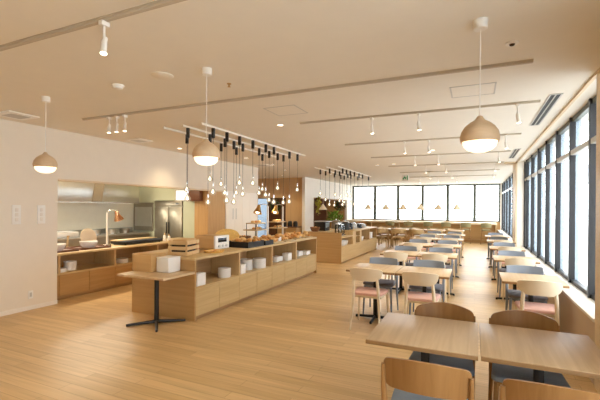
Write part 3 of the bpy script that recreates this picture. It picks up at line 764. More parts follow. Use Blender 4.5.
part(t2, 'front_panel', G().box(0.56, -2.07, 0.04, 0.585, 2.07, 0.432), 'oak_x')
part(t2, 'plinth', G().box(-0.55, -2.07, 0, 0.54, 2.07, 0.04), 'oak_recess_shade')
for a, b in ((-0.985, -0.65), (-0.2, 0.0), (1.03, 1.07)):
    part(t2, 'upright', G().box(0.05, a, 0.46, 0.583, b, 0.825), 'oak_z')
part(t2, 'narrow_shelf', G().box(0.05, -0.65, 0.66, 0.57, -0.2, 0.685), 'oak_x')

# ================================================================ KITCHEN
shelf_unit('kitchen_counter', 'oak serving counter with open shelf in the kitchen opening at the left', -6.95, -6.2, 3.2, 7.75, 0.765, [3.25, 4.12, 5.2, 6.28, 7.72], 2, 0.44, 'oak_front_shaded')
kb = thing('stainless_counter', 'stainless steel worktop along the kitchen back wall', 'counter', (-8.25, 5.0, 0))
part(kb, 'worktop', G().box(-0.34, -2.9, 0.83, 0.35, 2.75, 0.87, 0.004), 'steel')
part(kb, 'cabinet', G().box(-0.32, -2.88, 0.05, 0.32, 2.73, 0.83), 'dark_steel')
hl = bpy.data.lights.new('hood_fill', 'AREA'); hl.shape = 'RECTANGLE'; hl.size = 0.12; hl.size_y = 4.6; hl.energy = 80; hl.color = (1, 0.90, 0.72)  # fill light added under the hood to brighten the back wall
ho = bpy.data.objects.new('hood_fill', hl); ho.location = (-8.05, 4.9, 1.615); ho.rotation_euler = (0, math.radians(-38), 0); COL.objects.link(ho)
hd = thing('range_hood', 'wide stainless range hood along the top of the kitchen', 'range hood', (-8.15, 5.0, 1.64))
part(hd, 'canopy', G().box(-0.45, -2.9, 0, 0.40, 2.2, 0.55, 0.004), 'steel')
part(hd, 'fill_strip', G().box(0.02, -2.4, -0.012, 0.14, 2.2, 0.0), 'pass_lit')  # glowing strip added to go with the fill light
part(hd, 'lower_rim', G().box(0.37, -2.9, -0.012, 0.412, 2.2, 0.012), 'dark_steel')
for y in (-1.55, -0.3, 0.95): part(hd, 'seam', G().box(0.40, y - 0.006, 0.02, 0.404, y + 0.006, 0.54), 'dark_steel')
part(hd, 'reflection_band', G().sheet([([(0.412, 0.87, 0.02), (0.412, 0.96, 0.53)], [(0.40, 0.87, 0.02), (0.40, 0.96, 0.53)]), ([(0.412, 1.12, 0.02), (0.412, 1.21, 0.53)], [(0.40, 1.12, 0.02), (0.40, 1.21, 0.53)])]), 'hood_reflection', 'dark slanted reflection painted on the hood front')  # dark reflection in the steel, modelled as a thin dark sheet
fr = thing('refrigerator', 'stainless double-door refrigerator at the rear of the kitchen', 'refrigerator', (-7.35, 8.14, 0))
part(fr, 'body', G().box(-0.475, -0.33, 0.06, 0.475, 0.33, 1.70), 'dark_steel')
for a, b in ((-0.47, -0.003), (0.003, 0.47)):
    d = part(fr, 'door', G().box(a, -0.36, 0.12, b, -0.33, 1.54, 0.006), 'dark_steel')
    part(d, 'handle', G().box((-0.05 if a < 0 else 0.02), -0.375, 0.85, (-0.02 if a < 0 else 0.05), -0.36, 1.15, 0.004), 'black')
part(fr, 'header', G().box(-0.47, -0.36, 1.56, 0.47, -0.33, 1.70, 0.004), 'dark_steel')
part(fr, 'display', G().box(0.26, -0.365, 1.61, 0.36, -0.36, 1.65), 'display')
for x in (-0.42, 0.42): part(fr, 'leg', G().cyl((x, -0.25, 0), (x, -0.25, 0.06), 0.025, seg=10), 'steel')
pn = thing('steel_panel', 'tall stainless wall panel beside the refrigerator', 'panel', (-8.22, 7.798, 0.9))
part(pn, 'panel', G().box(-0.36, -0.02, 0, 0.36, 0, 0.76), 'dark_steel'); part(pn, 'splash_plate', G().box(-0.30, -0.026, 0.12, 0.30, -0.02, 0.64), 'steel')
pw = thing('pass_window', 'small bright interior window high on the kitchen rear wall', 'window', (-6.86, 7.798, 1.70))
part(pw, 'frame', G().box(-0.24, -0.02, 0, 0.24, 0, 0.30).box(-0.26, -0.03, 0.28, 0.26, 0, 0.31), 'silver'); part(pw, 'lit_pane', G().box(-0.21, -0.024, 0.03, 0.21, -0.02, 0.27), 'pass_lit')
solo('wooden_soffit', 'brown wooden box soffit beside the bright kitchen window', 'soffit', G().box(-0.14, -0.12, 0, 0.24, 0, 0.27, 0.004), 'dark_wood', (-6.46, 7.785, 1.70))
kl = thing('kitchen_fill_fixture', 'added long fill light inside the kitchen', 'ceiling light', (-7.4, 5.0, CEIL))  # added fixture out of view, there to light the kitchen
part(kl, 'housing', G().box(-0.12, -1.9, -0.05, 0.12, 1.9, 0), 'white'); part(kl, 'diffuser', G().box(-0.10, -1.88, -0.06, 0.10, 1.88, -0.05), 'soft_lit')
al = bpy.data.lights.new('kitchen_fill', 'AREA'); al.shape = 'RECTANGLE'; al.size = 0.3; al.size_y = 3.8; al.energy = 160; al.color = (1, 0.84, 0.62)  # fill lamp for the kitchen, no such source in view
ao = bpy.data.objects.new('kitchen_fill', al); ao.location = (-7.4, 5.0, CEIL - 0.07); COL.objects.link(ao)

cb = thing('tall_cupboard', 'tall white cupboard beyond the kitchen opening with slot handles', 'cupboard', (WX - 0.32, 9.3, 0))
part(cb, 'body', G().box(-0.32, -0.79, 0.0, 0.305, 0.79, 1.98), 'white_wall')
for k in range(4):
    d = part(cb, 'door', G().box(0.305, -0.79 + 0.395 * k + 0.002, 0.05, 0.325, -0.79 + 0.395 * (k + 1) - 0.002, 1.975, 0.002, 1), 'white_wall')
    if k < 2:
        y = -0.79 + 0.395 + (-0.075 if k == 0 else 0.075)
        part(d, 'handle', G().box(0.325, y - 0.02, 1.22, 0.331, y + 0.02, 1.52, 0.002), 'silver')

# ---- things on the kitchen counter
KT = 0.765
def lamp_stand(x, y, z, label, metal, group, dy=0.22, h=0.66, rz=0):
    t = thing('heat_lamp', label, 'heat lamp', (x, y, z), rz, group)
    part(t, 'base', G().lathe([(0, 0.02), (0.07, 0.018), (0.08, 0), (0, 0)], 20), 'chrome')
    part(t, 'post', G().cyl((0, 0, 0.015), (0, 0, h), 0.022, 0.020, 12), 'white_metal')
    part(t, 'arm', G().tube([(0, 0, h)] + [(0, dy / 2 - dy / 2 * math.cos(a), h + 0.05 * math.sin(a)) for a in [PI * k / 10 for k in range(1, 10)]] + [(0, dy, h - 0.01)], 0.007, 8), 'chrome')
    s = part(t, 'shade', G().lathe([(0.012, 0.035), (0.034, 0.02), (0.042, -0.03), (0.056, -0.07), (0.082, -0.13), (0.095, -0.165), (0.09, -0.165), (0.05, -0.07), (0.03, 0.01), (0.01, 0.02)], 24), metal)
    s.location = (0, dy, h); s.rotation_euler = (math.radians(22) * (1 if dy > 0 else -1), 0, 0)
    part(s, 'bulb', G().lathe([(0, 0.05), (0.03, 0.02), (0.042, -0.02), (0.03, -0.055), (0, -0.065)], 14, (0, 0, -0.11)), 'lamp_lit')
lamp_stand(-6.75, 5.46, KT, 'chrome heat lamp with copper shade on the kitchen counter', 'copper', 'heat lamps')
spot_light((-6.75, 5.68, KT + 0.5), 8, (-6.75, 5.7, KT), 1.6, 0.8)
def bowl(x, y, z, r, h, mat, label, name='bowl', cat='bowl', group=None):
    return solo(name, label, cat, G().lathe([(0, 0), (r * 0.6, 0), (r * 0.85, h * 0.4), (r, h), (r * 0.94, h), (r * 0.8, h * 0.45), (r * 0.5, h * 0.12), (0, h * 0.12)], 28), mat, (x, y, z), group=group)
def tray(x, y, z, a, b, mat, label, rz=0):
    return solo('serving_tray', label, 'tray', G().box(-a, -b, 0, a, b, 0.018, 0.003).box(-a, -b, 0.018, a, -b + 0.015, 0.035, 0.003).box(-a, b - 0.015, 0.018, a, b, 0.035, 0.003).box(-a, -b, 0.018, -a + 0.015, b, 0.035, 0.003).box(a - 0.015, -b, 0.018, a, b, 0.035, 0.003), mat, (x, y, z), rz)
tray(-6.55, 4.30, KT, 0.22, 0.26, 'dark_wood', 'dark wooden tray with a bowl at the left end of the kitchen counter')
tray(-6.58, 4.94, KT, 0.22, 0.30, 'dark_wood', 'dark wooden tray with a bowl and leaning plate on the kitchen counter')
bowl(-6.555, 4.29, KT + 0.0188, 0.16, 0.11, 'porcelain', 'white salad bowl on the left dark tray in the kitchen', group='white bowls')
bowl(-6.585, 4.93, KT + 0.0188, 0.16, 0.11, 'porcelain', 'white salad bowl in front of the leaning round plate in the kitchen', group='white bowls')
o = solo('round_plate', 'round pale wicker plate propped upright behind a bowl on the kitchen counter', 'plate', G().lathe([(0, 0), (0.12, 0.0), (0.175, 0.03), (0.17, 0.036), (0.12, 0.01), (0, 0.01)], 32), 'cone', (-6.87, 5.12, KT + 0.178))
o.rotation_euler = (0, math.radians(78), 0)
for k, (x, y) in enumerate(((-6.42, 4.46), (-6.45, 4.50))):
    o = solo('serving_tongs', ['pair of wooden tongs standing in the left bowl', 'second wooden server standing in the left bowl'][k], 'tongs', G().tube([(0, 0, 0.02), (0, 0.01, 0.16), (0, 0.02, 0.22)], [0.006, 0.008, 0.014], 8), 'oak_z', (x, y - 0.07, KT + 0.05))
ih = thing('hot_plate', 'long black warming plate with a wood-edged top on the kitchen counter', 'warming plate', (-6.62, 6.12, KT))
part(ih, 'body', G().box(-0.2, -0.52, 0.012, 0.2, 0.52, 0.075, 0.004), 'black'); part(ih, 'wooden_board', G().box(-0.21, -0.53, 0.075, 0.02, 0.53, 0.092, 0.003), 'oak_x')
for sx in (-0.16, 0.16):
    for sy in (-0.46, 0.46): part(ih, 'foot', G().cyl((sx, sy, 0), (sx, sy, 0.013), 0.015, seg=8), 'black')
for k, (y, h) in enumerate(((6.78, 0.19), (6.92, 0.15))):
    t = thing('sauce_bottle', ['white squeeze bottle beside the black warming plate', 'short white squeeze bottle at the far end of the kitchen counter'][k], 'bottle', (-6.5, y, KT), 0, 'sauce bottles')
    part(t, 'body', G().lathe([(0, 0), (0.032, 0), (0.033, h * 0.6), (0.02, h * 0.72), (0, h * 0.72)], 16), 'porcelain'); part(t, 'cap', G().lathe([(0.02, h * 0.72), (0.018, h * 0.8), (0.006, h), (0, h)], 12), 'kraft')
def plates(x, y, z, r, n, label, grp):
    for k in range(n):
        tag(link('plate', PLATE[r], None, (x, y, z + 0.013 * k)), label % ('topmost' if k == n - 1 else 'bottom' if k == 0 else ORD[k] + ' from bottom'), 'plate', grp)
PLATE = {r: G().lathe([(0, 0), (r * 0.96, 0), (r, 0.003), (r, 0.0122), (r * 0.96, 0.0126), (r * 0.7, 0.007), (0, 0.007)], 24).mesh('plate', 'porcelain') for r in (0.085, 0.1, 0.12)}
plates(-6.38, 4.43, 0.4412, 0.1, 12, 'white plate, %s in the tall stack on the kitchen shelf', 'kitchen shelf plates')
plates(-6.33, 4.235, 0.4412, 0.085, 5, 'white plate, %s in the low stack on the kitchen shelf', 'kitchen shelf small plates')
plates(-6.38, 5.50, 0.4412, 0.12, 6, 'white plate, %s in the stack on the second kitchen shelf bay', 'kitchen second bay plates')
# back counter objects
for k, (y, mt) in enumerate(((6.3, 'steel'), (6.75, 'steel'), (7.15, 'dark_steel'))):
    t = thing('cooking_pot', ['left', 'middle', 'right'][k] + ' steel pot on the back worktop of the kitchen', 'pot', (-8.2, y, 0.87), 0, 'pots on the back worktop')
    part(t, 'body', G().lathe([(0, 0), (0.12, 0), (0.125, 0.11), (0.13, 0.115), (0.12, 0.115), (0.115, 0.01), (0, 0.01)], 24), mt)
    for s in (-1, 1): part(t, 'handle', G().tube([(s * 0.12, -0.03, 0.09), (s * 0.165, -0.03, 0.095), (s * 0.165, 0.03, 0.095), (s * 0.12, 0.03, 0.09)], 0.006, 6), mt)
wt = thing('white_block', 'low white block on the back worktop at the left of the kitchen', 'appliance', (-8.2, 5.4, 0.87))  # plain low white block with a grey lid
part(wt, 'body', G().box(-0.2, -0.5, 0, 0.2, 0.35, 0.11, 0.01), 'white'); part(wt, 'lid', G().box(-0.19, -0.49, 0.11, 0.19, 0.34, 0.125, 0.004), 'silver')

# ================================================================ ON THE LEDGE AND BUFFET
bx = thing('bamboo_box', 'rounded light wooden box on the ledge at the near end of the buffet', 'box', (-4.03, 3.98, 0.65), 0.0)
bx.location = (-4.075, 3.965, 0.675)
part(bx, 'body', G().box(-0.165, -0.13, 0, 0.165, 0.15, 0.225, 0.012, 3), 'kraft'); part(bx, 'lid', G().box(-0.16, -0.125, 0.2255, 0.16, 0.145, 0.24, 0.007, 3), 'kraft')
wb = thing('white_box', 'white box of stacked napkins on the ledge, right of the wooden box', 'box', (-3.775, 4.01, 0.675))
part(wb, 'body', G().box(-0.105, -0.11, 0, 0.105, 0.12, 0.185, 0.008, 3), 'white'); part(wb, 'lid', G().box(-0.108, -0.113, 0.1855, 0.108, 0.123, 0.20, 0.006, 3), 'white')
BT = 0.858
cr_ = thing('wooden_crate', 'slatted wooden crate on the near end of the buffet', 'crate', (-3.875, 4.43, BT), 0.22)
for sx in (-1, 1):
    for sy in (-1, 1): part(cr_, 'corner_post', G().box(sx * 0.13 - 0.01, sy * 0.17 - 0.01, 0, sx * 0.13 + 0.01, sy * 0.17 + 0.01, 0.215), 'crate')
for k in range(3):
    z = 0.004 + 0.075 * k
    for sy in (-1, 1): part(cr_, 'slat', G().box(-0.145, sy * 0.186 - 0.006, z, 0.145, sy * 0.186 + 0.006, z + 0.05, 0.002), 'crate')
    for sx in (-1, 1): part(cr_, 'slat', G().box(sx * 0.146 - 0.006, -0.18, z, sx * 0.146 + 0.006, 0.18, z + 0.05, 0.002), 'crate')
part(cr_, 'bottom', G().box(-0.135, -0.18, 0.004, 0.135, 0.18, 0.012), 'crate')
part(cr_, 'cloth', G().box(-0.11, -0.15, 0.165, 0.11, 0.15, 0.222, 0.025, 3), 'kraft', 'folded beige cloth on top of the crate')
part(cr_, 'gap_shade', G().box(-0.11, -0.15, 0.012, 0.11, 0.15, 0.165), 'dark_gap')  # dark block inside, stands for the shade between the slats
to = thing('toaster', 'toaster oven with wood-coloured side and white front on the buffet', 'toaster', (-3.97, 5.25, BT), -0.0)
part(to, 'housing', G().box(-0.21, -0.19, 0.012, 0.15, 0.19, 0.225, 0.012, 3), 'kraft')
part(to, 'front_face', G().box(0.15, -0.192, 0.010, 0.185, 0.192, 0.228, 0.01, 3), 'white')
part(to, 'display_window', G().box(0.185, -0.12, 0.12, 0.189, 0.11, 0.19, 0.001), 'display')
for y in (-0.10, 0.0, 0.10): part(to, 'knob', G().tube([(0.185, y, 0.06), (0.203, y, 0.06)], [0.022, 0.018], 14), 'silver')
for sx in (-0.17, 0.12):
    for sy in (-0.15, 0.15): part(to, 'foot', G().cyl((sx, sy, 0), (sx, sy, 0.013), 0.012, seg=8), 'black')
rb = thing('red_bottle', 'red sauce bottle between the crate and the toaster', 'bottle', (-3.99, 4.86, BT))
part(rb, 'body', G().lathe([(0, 0), (0.035, 0), (0.036, 0.11), (0.018, 0.14), (0, 0.14)], 16), 'red'); part(rb, 'cap', G().lathe([(0.018, 0.14), (0.016, 0.165), (0, 0.17)], 12), 'red')

def roll_mesh(r, h, seed):
    return G().lathe([(0, 0), (r * 0.75, 0.004), (r, h * 0.35), (r * 0.9, h * 0.7), (r * 0.5, h * 0.95), (0, h)], 14, sx=1.0, sy=0.85 if seed % 3 == 1 else 1.0).mesh('bread_roll', 'bread' if seed % 2 else 'bread_pale')
def croissant_mesh():
    pts = []; rs = []
    for k in range(11):
        a = math.radians(205 + 130 * k / 10); q = abs(k - 5) / 5
        pts.append((0.045 * math.cos(a), 0.045 * math.sin(a) + 0.02, 0.030 - 0.014 * q)); rs.append(0.021 * (1 - q * q) + 0.006 + (0.0025 if k % 2 else 0))
    return G().tube(pts, rs, 10).mesh('croissant', 'bread')
ROLLS = [roll_mesh(0.055, 0.06, k) for k in (0, 1, 2, 4)]; CR = croissant_mesh()
def bread(x, y, z, k, label, grp, sc_=1.0):
    if k % 3 == 2: o = link('croissant', CR, None, (x, y, z), random.uniform(0, 6.28)); tag(o, label.replace('roll', 'croissant'), 'croissant', grp.replace('rolls', 'croissants'))
    else: o = link('bread_roll', ROLLS[k % 4], None, (x, y, z), random.uniform(0, 6.28)); tag(o, label, 'bread', grp)
    o.scale = (sc_, sc_, sc_)
    return o
def heap(x, y, a, b, z, n, label, grp, top=0.2, sc_=1.0):
    """drop breads one by one so that each rests on those below without cutting into them"""
    r, h = 0.060 * sc_, 0.062 * sc_
    prof = lambda q: h if q <= 0 else (0 if q >= r else h * math.sqrt(max(0, 1 - (q / r) ** 2.4)))
    done = []
    rnd = random.Random(int(1000 * (x + y)))
    for k in range(n):
        best = None
        for _ in range(60):
            px, py = rnd.uniform(-a + r, a - r), rnd.uniform(-b + r, b - r); pz = 0.0
            for qx, qy, qz in done:
                d = math.hypot(px - qx, py - qy)
                if d < 2 * r: pz = max(pz, qz + max(prof(d - 0.75 * r), prof(d - r) - 0.3 * h) + 0.001)
            if best is None or pz < best[2]: best = (px, py, pz)
        if best[2] > top: break
        done.append(best); bread(x + best[0], y + best[1], z + best[2], k, label, grp, sc_)
def black_tray(x, y, a, b, h, label, nx, ny, lab, rz=0.0):
    t = thing('bread_tray', label, 'tray', (x, y, BT), rz, 'black bread trays')
    part(t, 'bottom', G().box(-a, -b, 0, a, b, 0.012), 'black')
    part(t, 'rim', G().box(-a, -b, 0.012, a, -b + 0.012, h).box(-a, b - 0.012, 0.012, a, b, h).box(-a, -b + 0.012, 0.012, -a + 0.012, b - 0.012, h).box(a - 0.012, -b + 0.012, 0.012, a, b - 0.012, h), 'black')
    heap(x, y, a - 0.014, b - 0.014, BT + 0.013, nx * ny * 2 + 4, lab, lab.split(' in ')[-1] + ' rolls', 0.11)
    return t
black_tray(-3.72, 5.83, 0.235, 0.27, 0.10, 'large black tray heaped with bread beside the toaster', 4, 4, 'golden bread roll heaped in the large black tray')
black_tray(-3.66, 6.28, 0.19, 0.15, 0.085, 'smaller black tray of bread behind the large one', 3, 2, 'golden bread roll in the smaller black tray')
wk = solo('wicker_basket', 'oval wicker basket tray leaning upright behind the bread trays', 'basket', G().lathe([(0, 0), (0.30, 0.0), (0.38, 0.045), (0.40, 0.05), (0.38, 0.03), (0.30, -0.015), (0, -0.015)], 36, sx=0.36, sy=1.0), 'wicker', (-4.36, 6.15, BT + 0.125))
wk.rotation_euler = (0, math.radians(70), 0)
fb = solo('flat_basket', 'flat shallow basket of pastry in front of the toaster', 'basket', G().lathe([(0, 0), (0.16, 0), (0.19, 0.03), (0.185, 0.03), (0.155, 0.008), (0, 0.008)], 28, sx=0.75, sy=1.0), 'wicker', (-3.64, 4.84, BT))
for k, (dx, dy) in enumerate(((-0.05, -0.09), (0.04, -0.06), (-0.05, 0.0), (0.05, 0.02), (-0.03, 0.09), (0.04, 0.10))):
    o = bread(-3.64 + dx, 4.84 + dy, BT + 0.009, (k * 4) % 3 if (k * 4) % 3 != 2 else 0, 'small flat pastry roll in the shallow basket before the toaster', 'pastry rolls in the flat basket'); o.scale = (0.62, 0.62, 0.45)
# plate boards with breads further along
def board(x, y, a, b, label, nx, ny, lab, z=BT, mat='oak_x', h=0.02):
    solo('serving_board', label, 'board', G().box(-a, -b, 0, a, b, h, 0.004), mat, (x, y, z), group='serving boards')
    heap(x, y, a, b, z + h + 0.0005, nx * ny + 6, lab, lab.split(' on ')[-1] + ' rolls', 0.07, 1.05)
board(-3.70, 6.72, 0.2, 0.19, 'pale board of pastries right behind the black trays', 3, 3, 'baked pastry roll on the board right behind the black trays')
board(-3.72, 7.22, 0.22, 0.2, 'pale board of breads in the middle of the buffet', 3, 3, 'baked bread roll on the board in the middle of the buffet')
board(-3.72, 7.74, 0.22, 0.22, 'pale board of breads near the far end of the buffet', 3, 4, 'baked bread roll on the board near the far end of the buffet')
board(-3.72, 8.26, 0.22, 0.2, 'pale board of breads at the far end of the buffet', 3, 3, 'baked bread roll on the board at the far end of the buffet')
for k, y in enumerate((6.98, 7.98)):
    t = thing('price_card', ['white price card standing between the bread boards, nearer one', 'white price card standing between the bread boards, farther one'][k], 'card', (-3.62, y, BT), 0, 'price cards')
    part(t, 'card', G().box(-0.004, -0.06, 0.012, 0.004, 0.06, 0.095), 'white'); part(t, 'stand', G().box(-0.02, -0.045, 0, 0.02, 0.045, 0.012), 'oak_z')
# tiered stands at the back of the buffet
def tier(x, y, label, lo, hi, z2):
    t = thing('tiered_stand', label, 'display stand', (x, y, BT), 0, 'tiered bread stands')
    part(t, 'lower_board', G().box(-0.16, -0.26, 0.20, 0.16, 0.26, 0.22, 0.003), 'oak_x'); part(t, 'upper_board', G().box(-0.12, -0.22, z2, 0.12, 0.22, z2 + 0.02, 0.003), 'oak_x')
    for sx in (-1, 1):
        for sy in (-1, 1): part(t, 'leg', G().cyl((sx * 0.11, sy * 0.205, 0), (sx * 0.11, sy * 0.205, z2), 0.008, seg=8), 'black')
    for j in range(3):
        bread(x, y - 0.13 + 0.13 * j, BT + z2 + 0.0205, (0, 1, 3)[j], 'crusty roll on the upper board of ' + lo, 'rolls on ' + lo + ' upper board', 0.85)
        bread(x + 0.02, y - 0.125 + 0.125 * j, BT + 0.2205, (1, 3, 4)[j], 'crusty roll on the lower board of ' + lo, 'rolls on ' + lo + ' lower board', 0.8)
tier(-4.33, 7.22, 'two-tier wooden bread stand at the back of the buffet, nearer one', 'the nearer tiered stand', '', 0.34)
tier(-4.33, 8.2, 'two-tier wooden bread stand at the back of the buffet, farther one', 'the farther tiered stand', '', 0.34)
bowl(-4.36, 6.78, BT, 0.16, 0.1, 'dark_wood', 'dark bowl of pastries behind the trays at the back of the buffet', group='dark bowls')
for k, (dx, dy) in enumerate(((-0.05, -0.05), (0.05, -0.05), (0.0, 0.06))): bread(-4.36 + dx, 6.78 + dy, BT + 0.07, k, 'golden roll in the dark bowl at the back of the buffet', 'rolls in the dark bowl', 0.8)
lamp_stand(-4.33, 7.74, BT, 'white-posted heat lamp with brass shade between the tiered stands, nearer one', 'brass', 'heat lamps', -0.40, 0.72)
lamp_stand(-4.33, 8.50, BT, 'white-posted heat lamp with brass shade at the far end of the buffet', 'brass', 'heat lamps', -0.36, 0.72)
for y in (7.4, 8.2): spot_light((-4.33, y, BT + 0.5), 8, (-4.3, y, BT), 1.6, 0.8)

# shelf contents of the near buffet
SZ = 0.4555
def stack_box(x, y, a, b, h, label, z=SZ, mat='white', name='napkin_box', cat='box'):
    t = thing(name, label, cat, (x, y, z), 0, 'white boxes on the shelves')
    part(t, 'body', G().box(-a, -b, 0, a, b, h - 0.02, 0.006), mat); part(t, 'lid', G().box(-a - 0.002, -b - 0.002, h - 0.0195, a + 0.002, b + 0.002, h, 0.004), mat)
stack_box(-3.52, 4.32, 0.06, 0.09, 0.17, 'tall white box in the first shelf bay of the buffet')
plates(-3.58, 5.02, SZ, 0.1, 11, 'white plate, %s in the stack in the first shelf bay of the buffet', 'first bay plates')
stack_box(-3.53, 5.40, 0.06, 0.07, 0.15, 'white box at the left of the second shelf bay')
plates(-3.68, 5.80, SZ, 0.12, 14, 'white plate, %s in the left tall stack of the second shelf bay', 'second bay left plates')
plates(-3.58, 6.10, SZ, 0.12, 13, 'white plate, %s in the right tall stack of the second shelf bay', 'second bay right plates')
stack_box(-3.68, 6.95, 0.08, 0.13, 0.10, 'low white box in the third shelf bay')
stack_box(-3.57, 7.22, 0.07, 0.09, 0.15, 'taller white box in the third shelf bay')
for k, (x, y, h) in enumerate(((-3.75, 7.72, 0.13), (-3.68, 8.0, 0.11), (-3.62, 8.3, 0.09))):
    stack_box(x, y, 0.08, 0.11, h, ['left', 'middle', 'right'][k] + ' white container in the fourth shelf bay')
# far buffet shelf contents
for k, (x, y) in enumerate(((-3.52, 10.45), (-3.50, 10.72), (-3.52, 11.0))):
    bowl(x, y, 0.4605, 0.10, 0.13, 'porcelain', ['left', 'middle', 'right'][k] + ' white bowl in the first bay of the far buffet', group='far buffet bowls')
bowl(-3.5, 12.6, 0.4605, 0.12, 0.15, 'porcelain', 'white bowl in the bay past the narrow one of the far buffet', group='far buffet bowls')
for k, (x, y) in enumerate(((-3.5, 13.6), (-3.5, 13.9))):
    stack_box(x, y, 0.07, 0.11, 0.22, ['left', 'right'][k] + ' white container in the last bay of the far buffet', 0.4605)
# on the far buffet
def dispenser(x, y, z, r, h, label, grp='glass dispensers'):
    t = thing('glass_dispenser', label, 'drink dispenser', (x, y, z), 0, grp)
    part(t, 'base', G().lathe([(0, 0), (r, 0), (r, h * 0.16), (r * 0.9, h * 0.18), (0, h * 0.18)], 20), 'chrome')
    part(t, 'jar', G().lathe([(r * 0.9, h * 0.18), (r, h * 0.24), (r, h * 0.78), (r * 0.8, h * 0.88), (r * 0.78, h * 0.88)], 20), 'jar_glass')
    part(t, 'lid', G().lathe([(r * 0.85, h * 0.88), (r * 0.85, h * 0.93), (r * 0.2, h * 0.96), (r * 0.2, h), (0, h)], 20), 'chrome')
    part(t, 'tap', G().cyl((r, 0, h * 0.12), (r + 0.04, 0, h * 0.12), 0.01, seg=8), 'black')
dispenser(-3.60, 10.62, 0.7305, 0.10, 0.40, 'clear glass drink dispenser on the low near end of the far buffet')
dispenser(-3.62, 10.95, 0.7305, 0.10, 0.36, 'second clear glass drink dispenser on the low end of the far buffet')
bowl(-4.25, 10.42, 0.8605, 0.15, 0.13, 'dark_wood', 'wooden bowl of bread at the near end of the far buffet', group='dark bowls')
for k, (dx, dy) in enumerate(((-0.05, -0.04), (0.05, -0.04), (0.0, 0.06))): bread(-4.25 + dx, 10.42 + dy, 0.955, k + 1, 'roll in the wooden bowl at the near end of the far buffet', 'rolls in the wooden bowl', 0.8)
cf = thing('coffee_machine', 'dark coffee machine on the far buffet with a tray top', 'coffee machine', (-4.25, 11.0, 0.8605))
part(cf, 'body', G().box(-0.17, -0.2, 0, 0.17, 0.2, 0.27, 0.01), 'black'); part(cf, 'tray_top', G().box(-0.2, -0.24, 0.27, 0.22, 0.24, 0.29, 0.004), 'steel')
part(cf, 'front_panel', G().box(0.17, -0.16, 0.10, 0.18, 0.16, 0.24), 'steel'); part(cf, 'spout', G().box(0.18, -0.03, 0.10, 0.21, 0.03, 0.14, 0.004), 'chrome')
for k, (x, y, w, h, mt) in enumerate(((-3.75, 11.75, 0.13, 0.28, 'black'), (-3.80, 12.2, 0.15, 0.24, 'black'), (-3.78, 12.75, 0.12, 0.2, 'silver'), (-3.75, 13.2, 0.14, 0.16, 'black'), (-3.75, 13.7, 0.15, 0.14, 'silver'), (-4.25, 12.3, 0.16, 0.30, 'dark_steel'), (-4.25, 13.2, 0.17, 0.22, 'silver'))):
    t = thing('beverage_urn', ['first', 'second', 'third', 'fourth', 'fifth', 'sixth', 'seventh'][k] + ' drink urn on the far buffet, %s' % (['black nearest the aisle', 'wide black beside the aisle', 'small silver by the aisle', 'low black by the aisle', 'low silver at the far end', 'tall steel at the back', 'low silver at the back'][k]), 'urn', (x, y, 0.8605), 0, 'urns on the far buffet')
    part(t, 'body', G().lathe([(0, 0), (w, 0), (w * 1.02, h * 0.1), (w * 0.98, h * 0.75), (w * 0.7, h * 0.88), (0, h * 0.88)], 20), mt)
    part(t, 'lid', G().lathe([(w * 0.72, h * 0.88), (w * 0.6, h * 0.95), (w * 0.15, h * 0.97), (w * 0.15, h * 1.06), (0, h * 1.07)], 20), 'chrome')
    part(t, 'tap', G().cyl((w * 0.95, 0, h * 0.25), (w + 0.05, 0, h * 0.22), 0.012, seg=8), 'chrome')
# dark equipment on a low sideboard at left rear
sb = thing('sideboard', 'dark-topped sideboard against the tan wall at the left rear', 'sideboard', (-6.68, 13.7, 0))
part(sb, 'body', G().box(-0.42, -0.25, 0.0, 0.42, 0.28, 0.78, 0.004), 'oak_end'); part(sb, 'top', G().box(-0.44, -0.27, 0.78, 0.44, 0.285, 0.81, 0.003), 'dark_wood')
for k, x in enumerate((-6.88, -6.63, -6.4)):
    t = thing('black_jar', ['left', 'middle', 'right'][k] + ' black jar on the sideboard by the tan wall', 'jar', (x, 13.65, 0.81), 0, 'black jars')
    part(t, 'body', G().lathe([(0, 0), (0.09, 0), (0.095, 0.16), (0.07, 0.19), (0, 0.19)], 18), 'black'); part(t, 'lid', G().lathe([(0.075, 0.19), (0.075, 0.21), (0.015, 0.22), (0, 0.24)], 14), 'black')

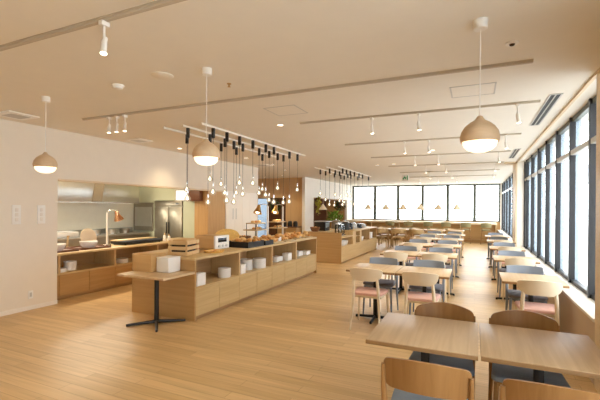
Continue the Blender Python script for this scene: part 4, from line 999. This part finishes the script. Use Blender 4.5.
# plants
def leaves(n, rx_, ry_, rz_, size, seed, center=(0, 0, 0)):
    rnd = random.Random(seed); g = G()
    for _ in range(n):
        while True:
            p = Vector((rnd.uniform(-1, 1), rnd.uniform(-1, 1), rnd.uniform(-1, 1)))
            if p.length < 1: break
        c = Vector((p.x * rx_ + center[0], p.y * ry_ + center[1], p.z * rz_ + center[2]))
        d = Vector((rnd.uniform(-1, 1), rnd.uniform(-1, 1), rnd.uniform(-0.5, 1))).normalized(); s = d.cross(Vector((0.3, 0.5, 0.8))).normalized(); u = s.cross(d)
        L = size * rnd.uniform(0.7, 1.2); w = L * 0.3
        vs = [g.bm.verts.new(c), g.bm.verts.new(c + d * L * 0.5 + s * w + u * 0.01), g.bm.verts.new(c + d * L), g.bm.verts.new(c + d * L * 0.5 - s * w + u * 0.01)]
        g.bm.faces.new(vs)
    return g
pl = thing('potted_plant', 'bushy green potted plant at the left rear behind the far buffet', 'plant', (-5.35, 15.3, 0))
part(pl, 'pot', G().lathe([(0, 0), (0.16, 0), (0.2, 0.35), (0.21, 0.37), (0.19, 0.37), (0.18, 0.3), (0, 0.3)], 24), 'dark_wood')
part(pl, 'trunk', G().tube([(0, 0, 0.3), (0.03, 0.02, 0.8), (0, 0, 1.1)], [0.025, 0.02, 0.012], 8), 'dark_wood')
part(pl, 'foliage', leaves(170, 0.34, 0.34, 0.20, 0.16, 3, (0, 0, 1.16)), 'leaf')
hp = thing('hanging_plant', 'dark leafy hanging plant above the potted plant at the left rear', 'plant', (-5.4, 16.0, CEIL))
part(hp, 'hanging_cord', G().cyl((0, 0, 0), (0, 0, -1.0), 0.004, seg=6), 'black'); part(hp, 'pot', G().lathe([(0, -0.16), (0.08, -0.15), (0.11, 0), (0.1, 0), (0, -0.12)], 18, (0, 0, -1.0)), 'dark_wood')
part(hp, 'foliage', leaves(120, 0.24, 0.24, 0.22, 0.14, 5, (0, 0, -1.12)), 'leaf_dark')
vp = thing('wall_plant', 'yellow-green trailing plant at the left edge of the alcove opening', 'plant', (-6.0, 14.95, 1.9))
part(vp, 'wall_pot', G().lathe([(0, 0), (0.06, 0), (0.075, 0.1), (0.065, 0.1), (0, 0.05)], 16, (0, 0, -0.02)), 'dark_wood')
part(vp, 'foliage', leaves(130, 0.09, 0.15, 0.36, 0.11, 9, (0.03, 0.02, -0.28)), 'leaf_yellow')
wr = thing('foliage_wreath', 'round dark green wreath on the dark panel at the left rear', 'wreath', (-7.42, 13.90, 1.6))
part(wr, 'ring', G().tube([(0.2 * math.cos(2 * PI * k / 24), 0, 0.2 * math.sin(2 * PI * k / 24)) for k in range(24)], 0.03, 8, closed=True), 'leaf_dark')
g = G()
lf = leaves(150, 0.28, 0.05, 0.28, 0.09, 11, (0, -0.03, 0)); part(wr, 'foliage', lf, 'leaf_dark')
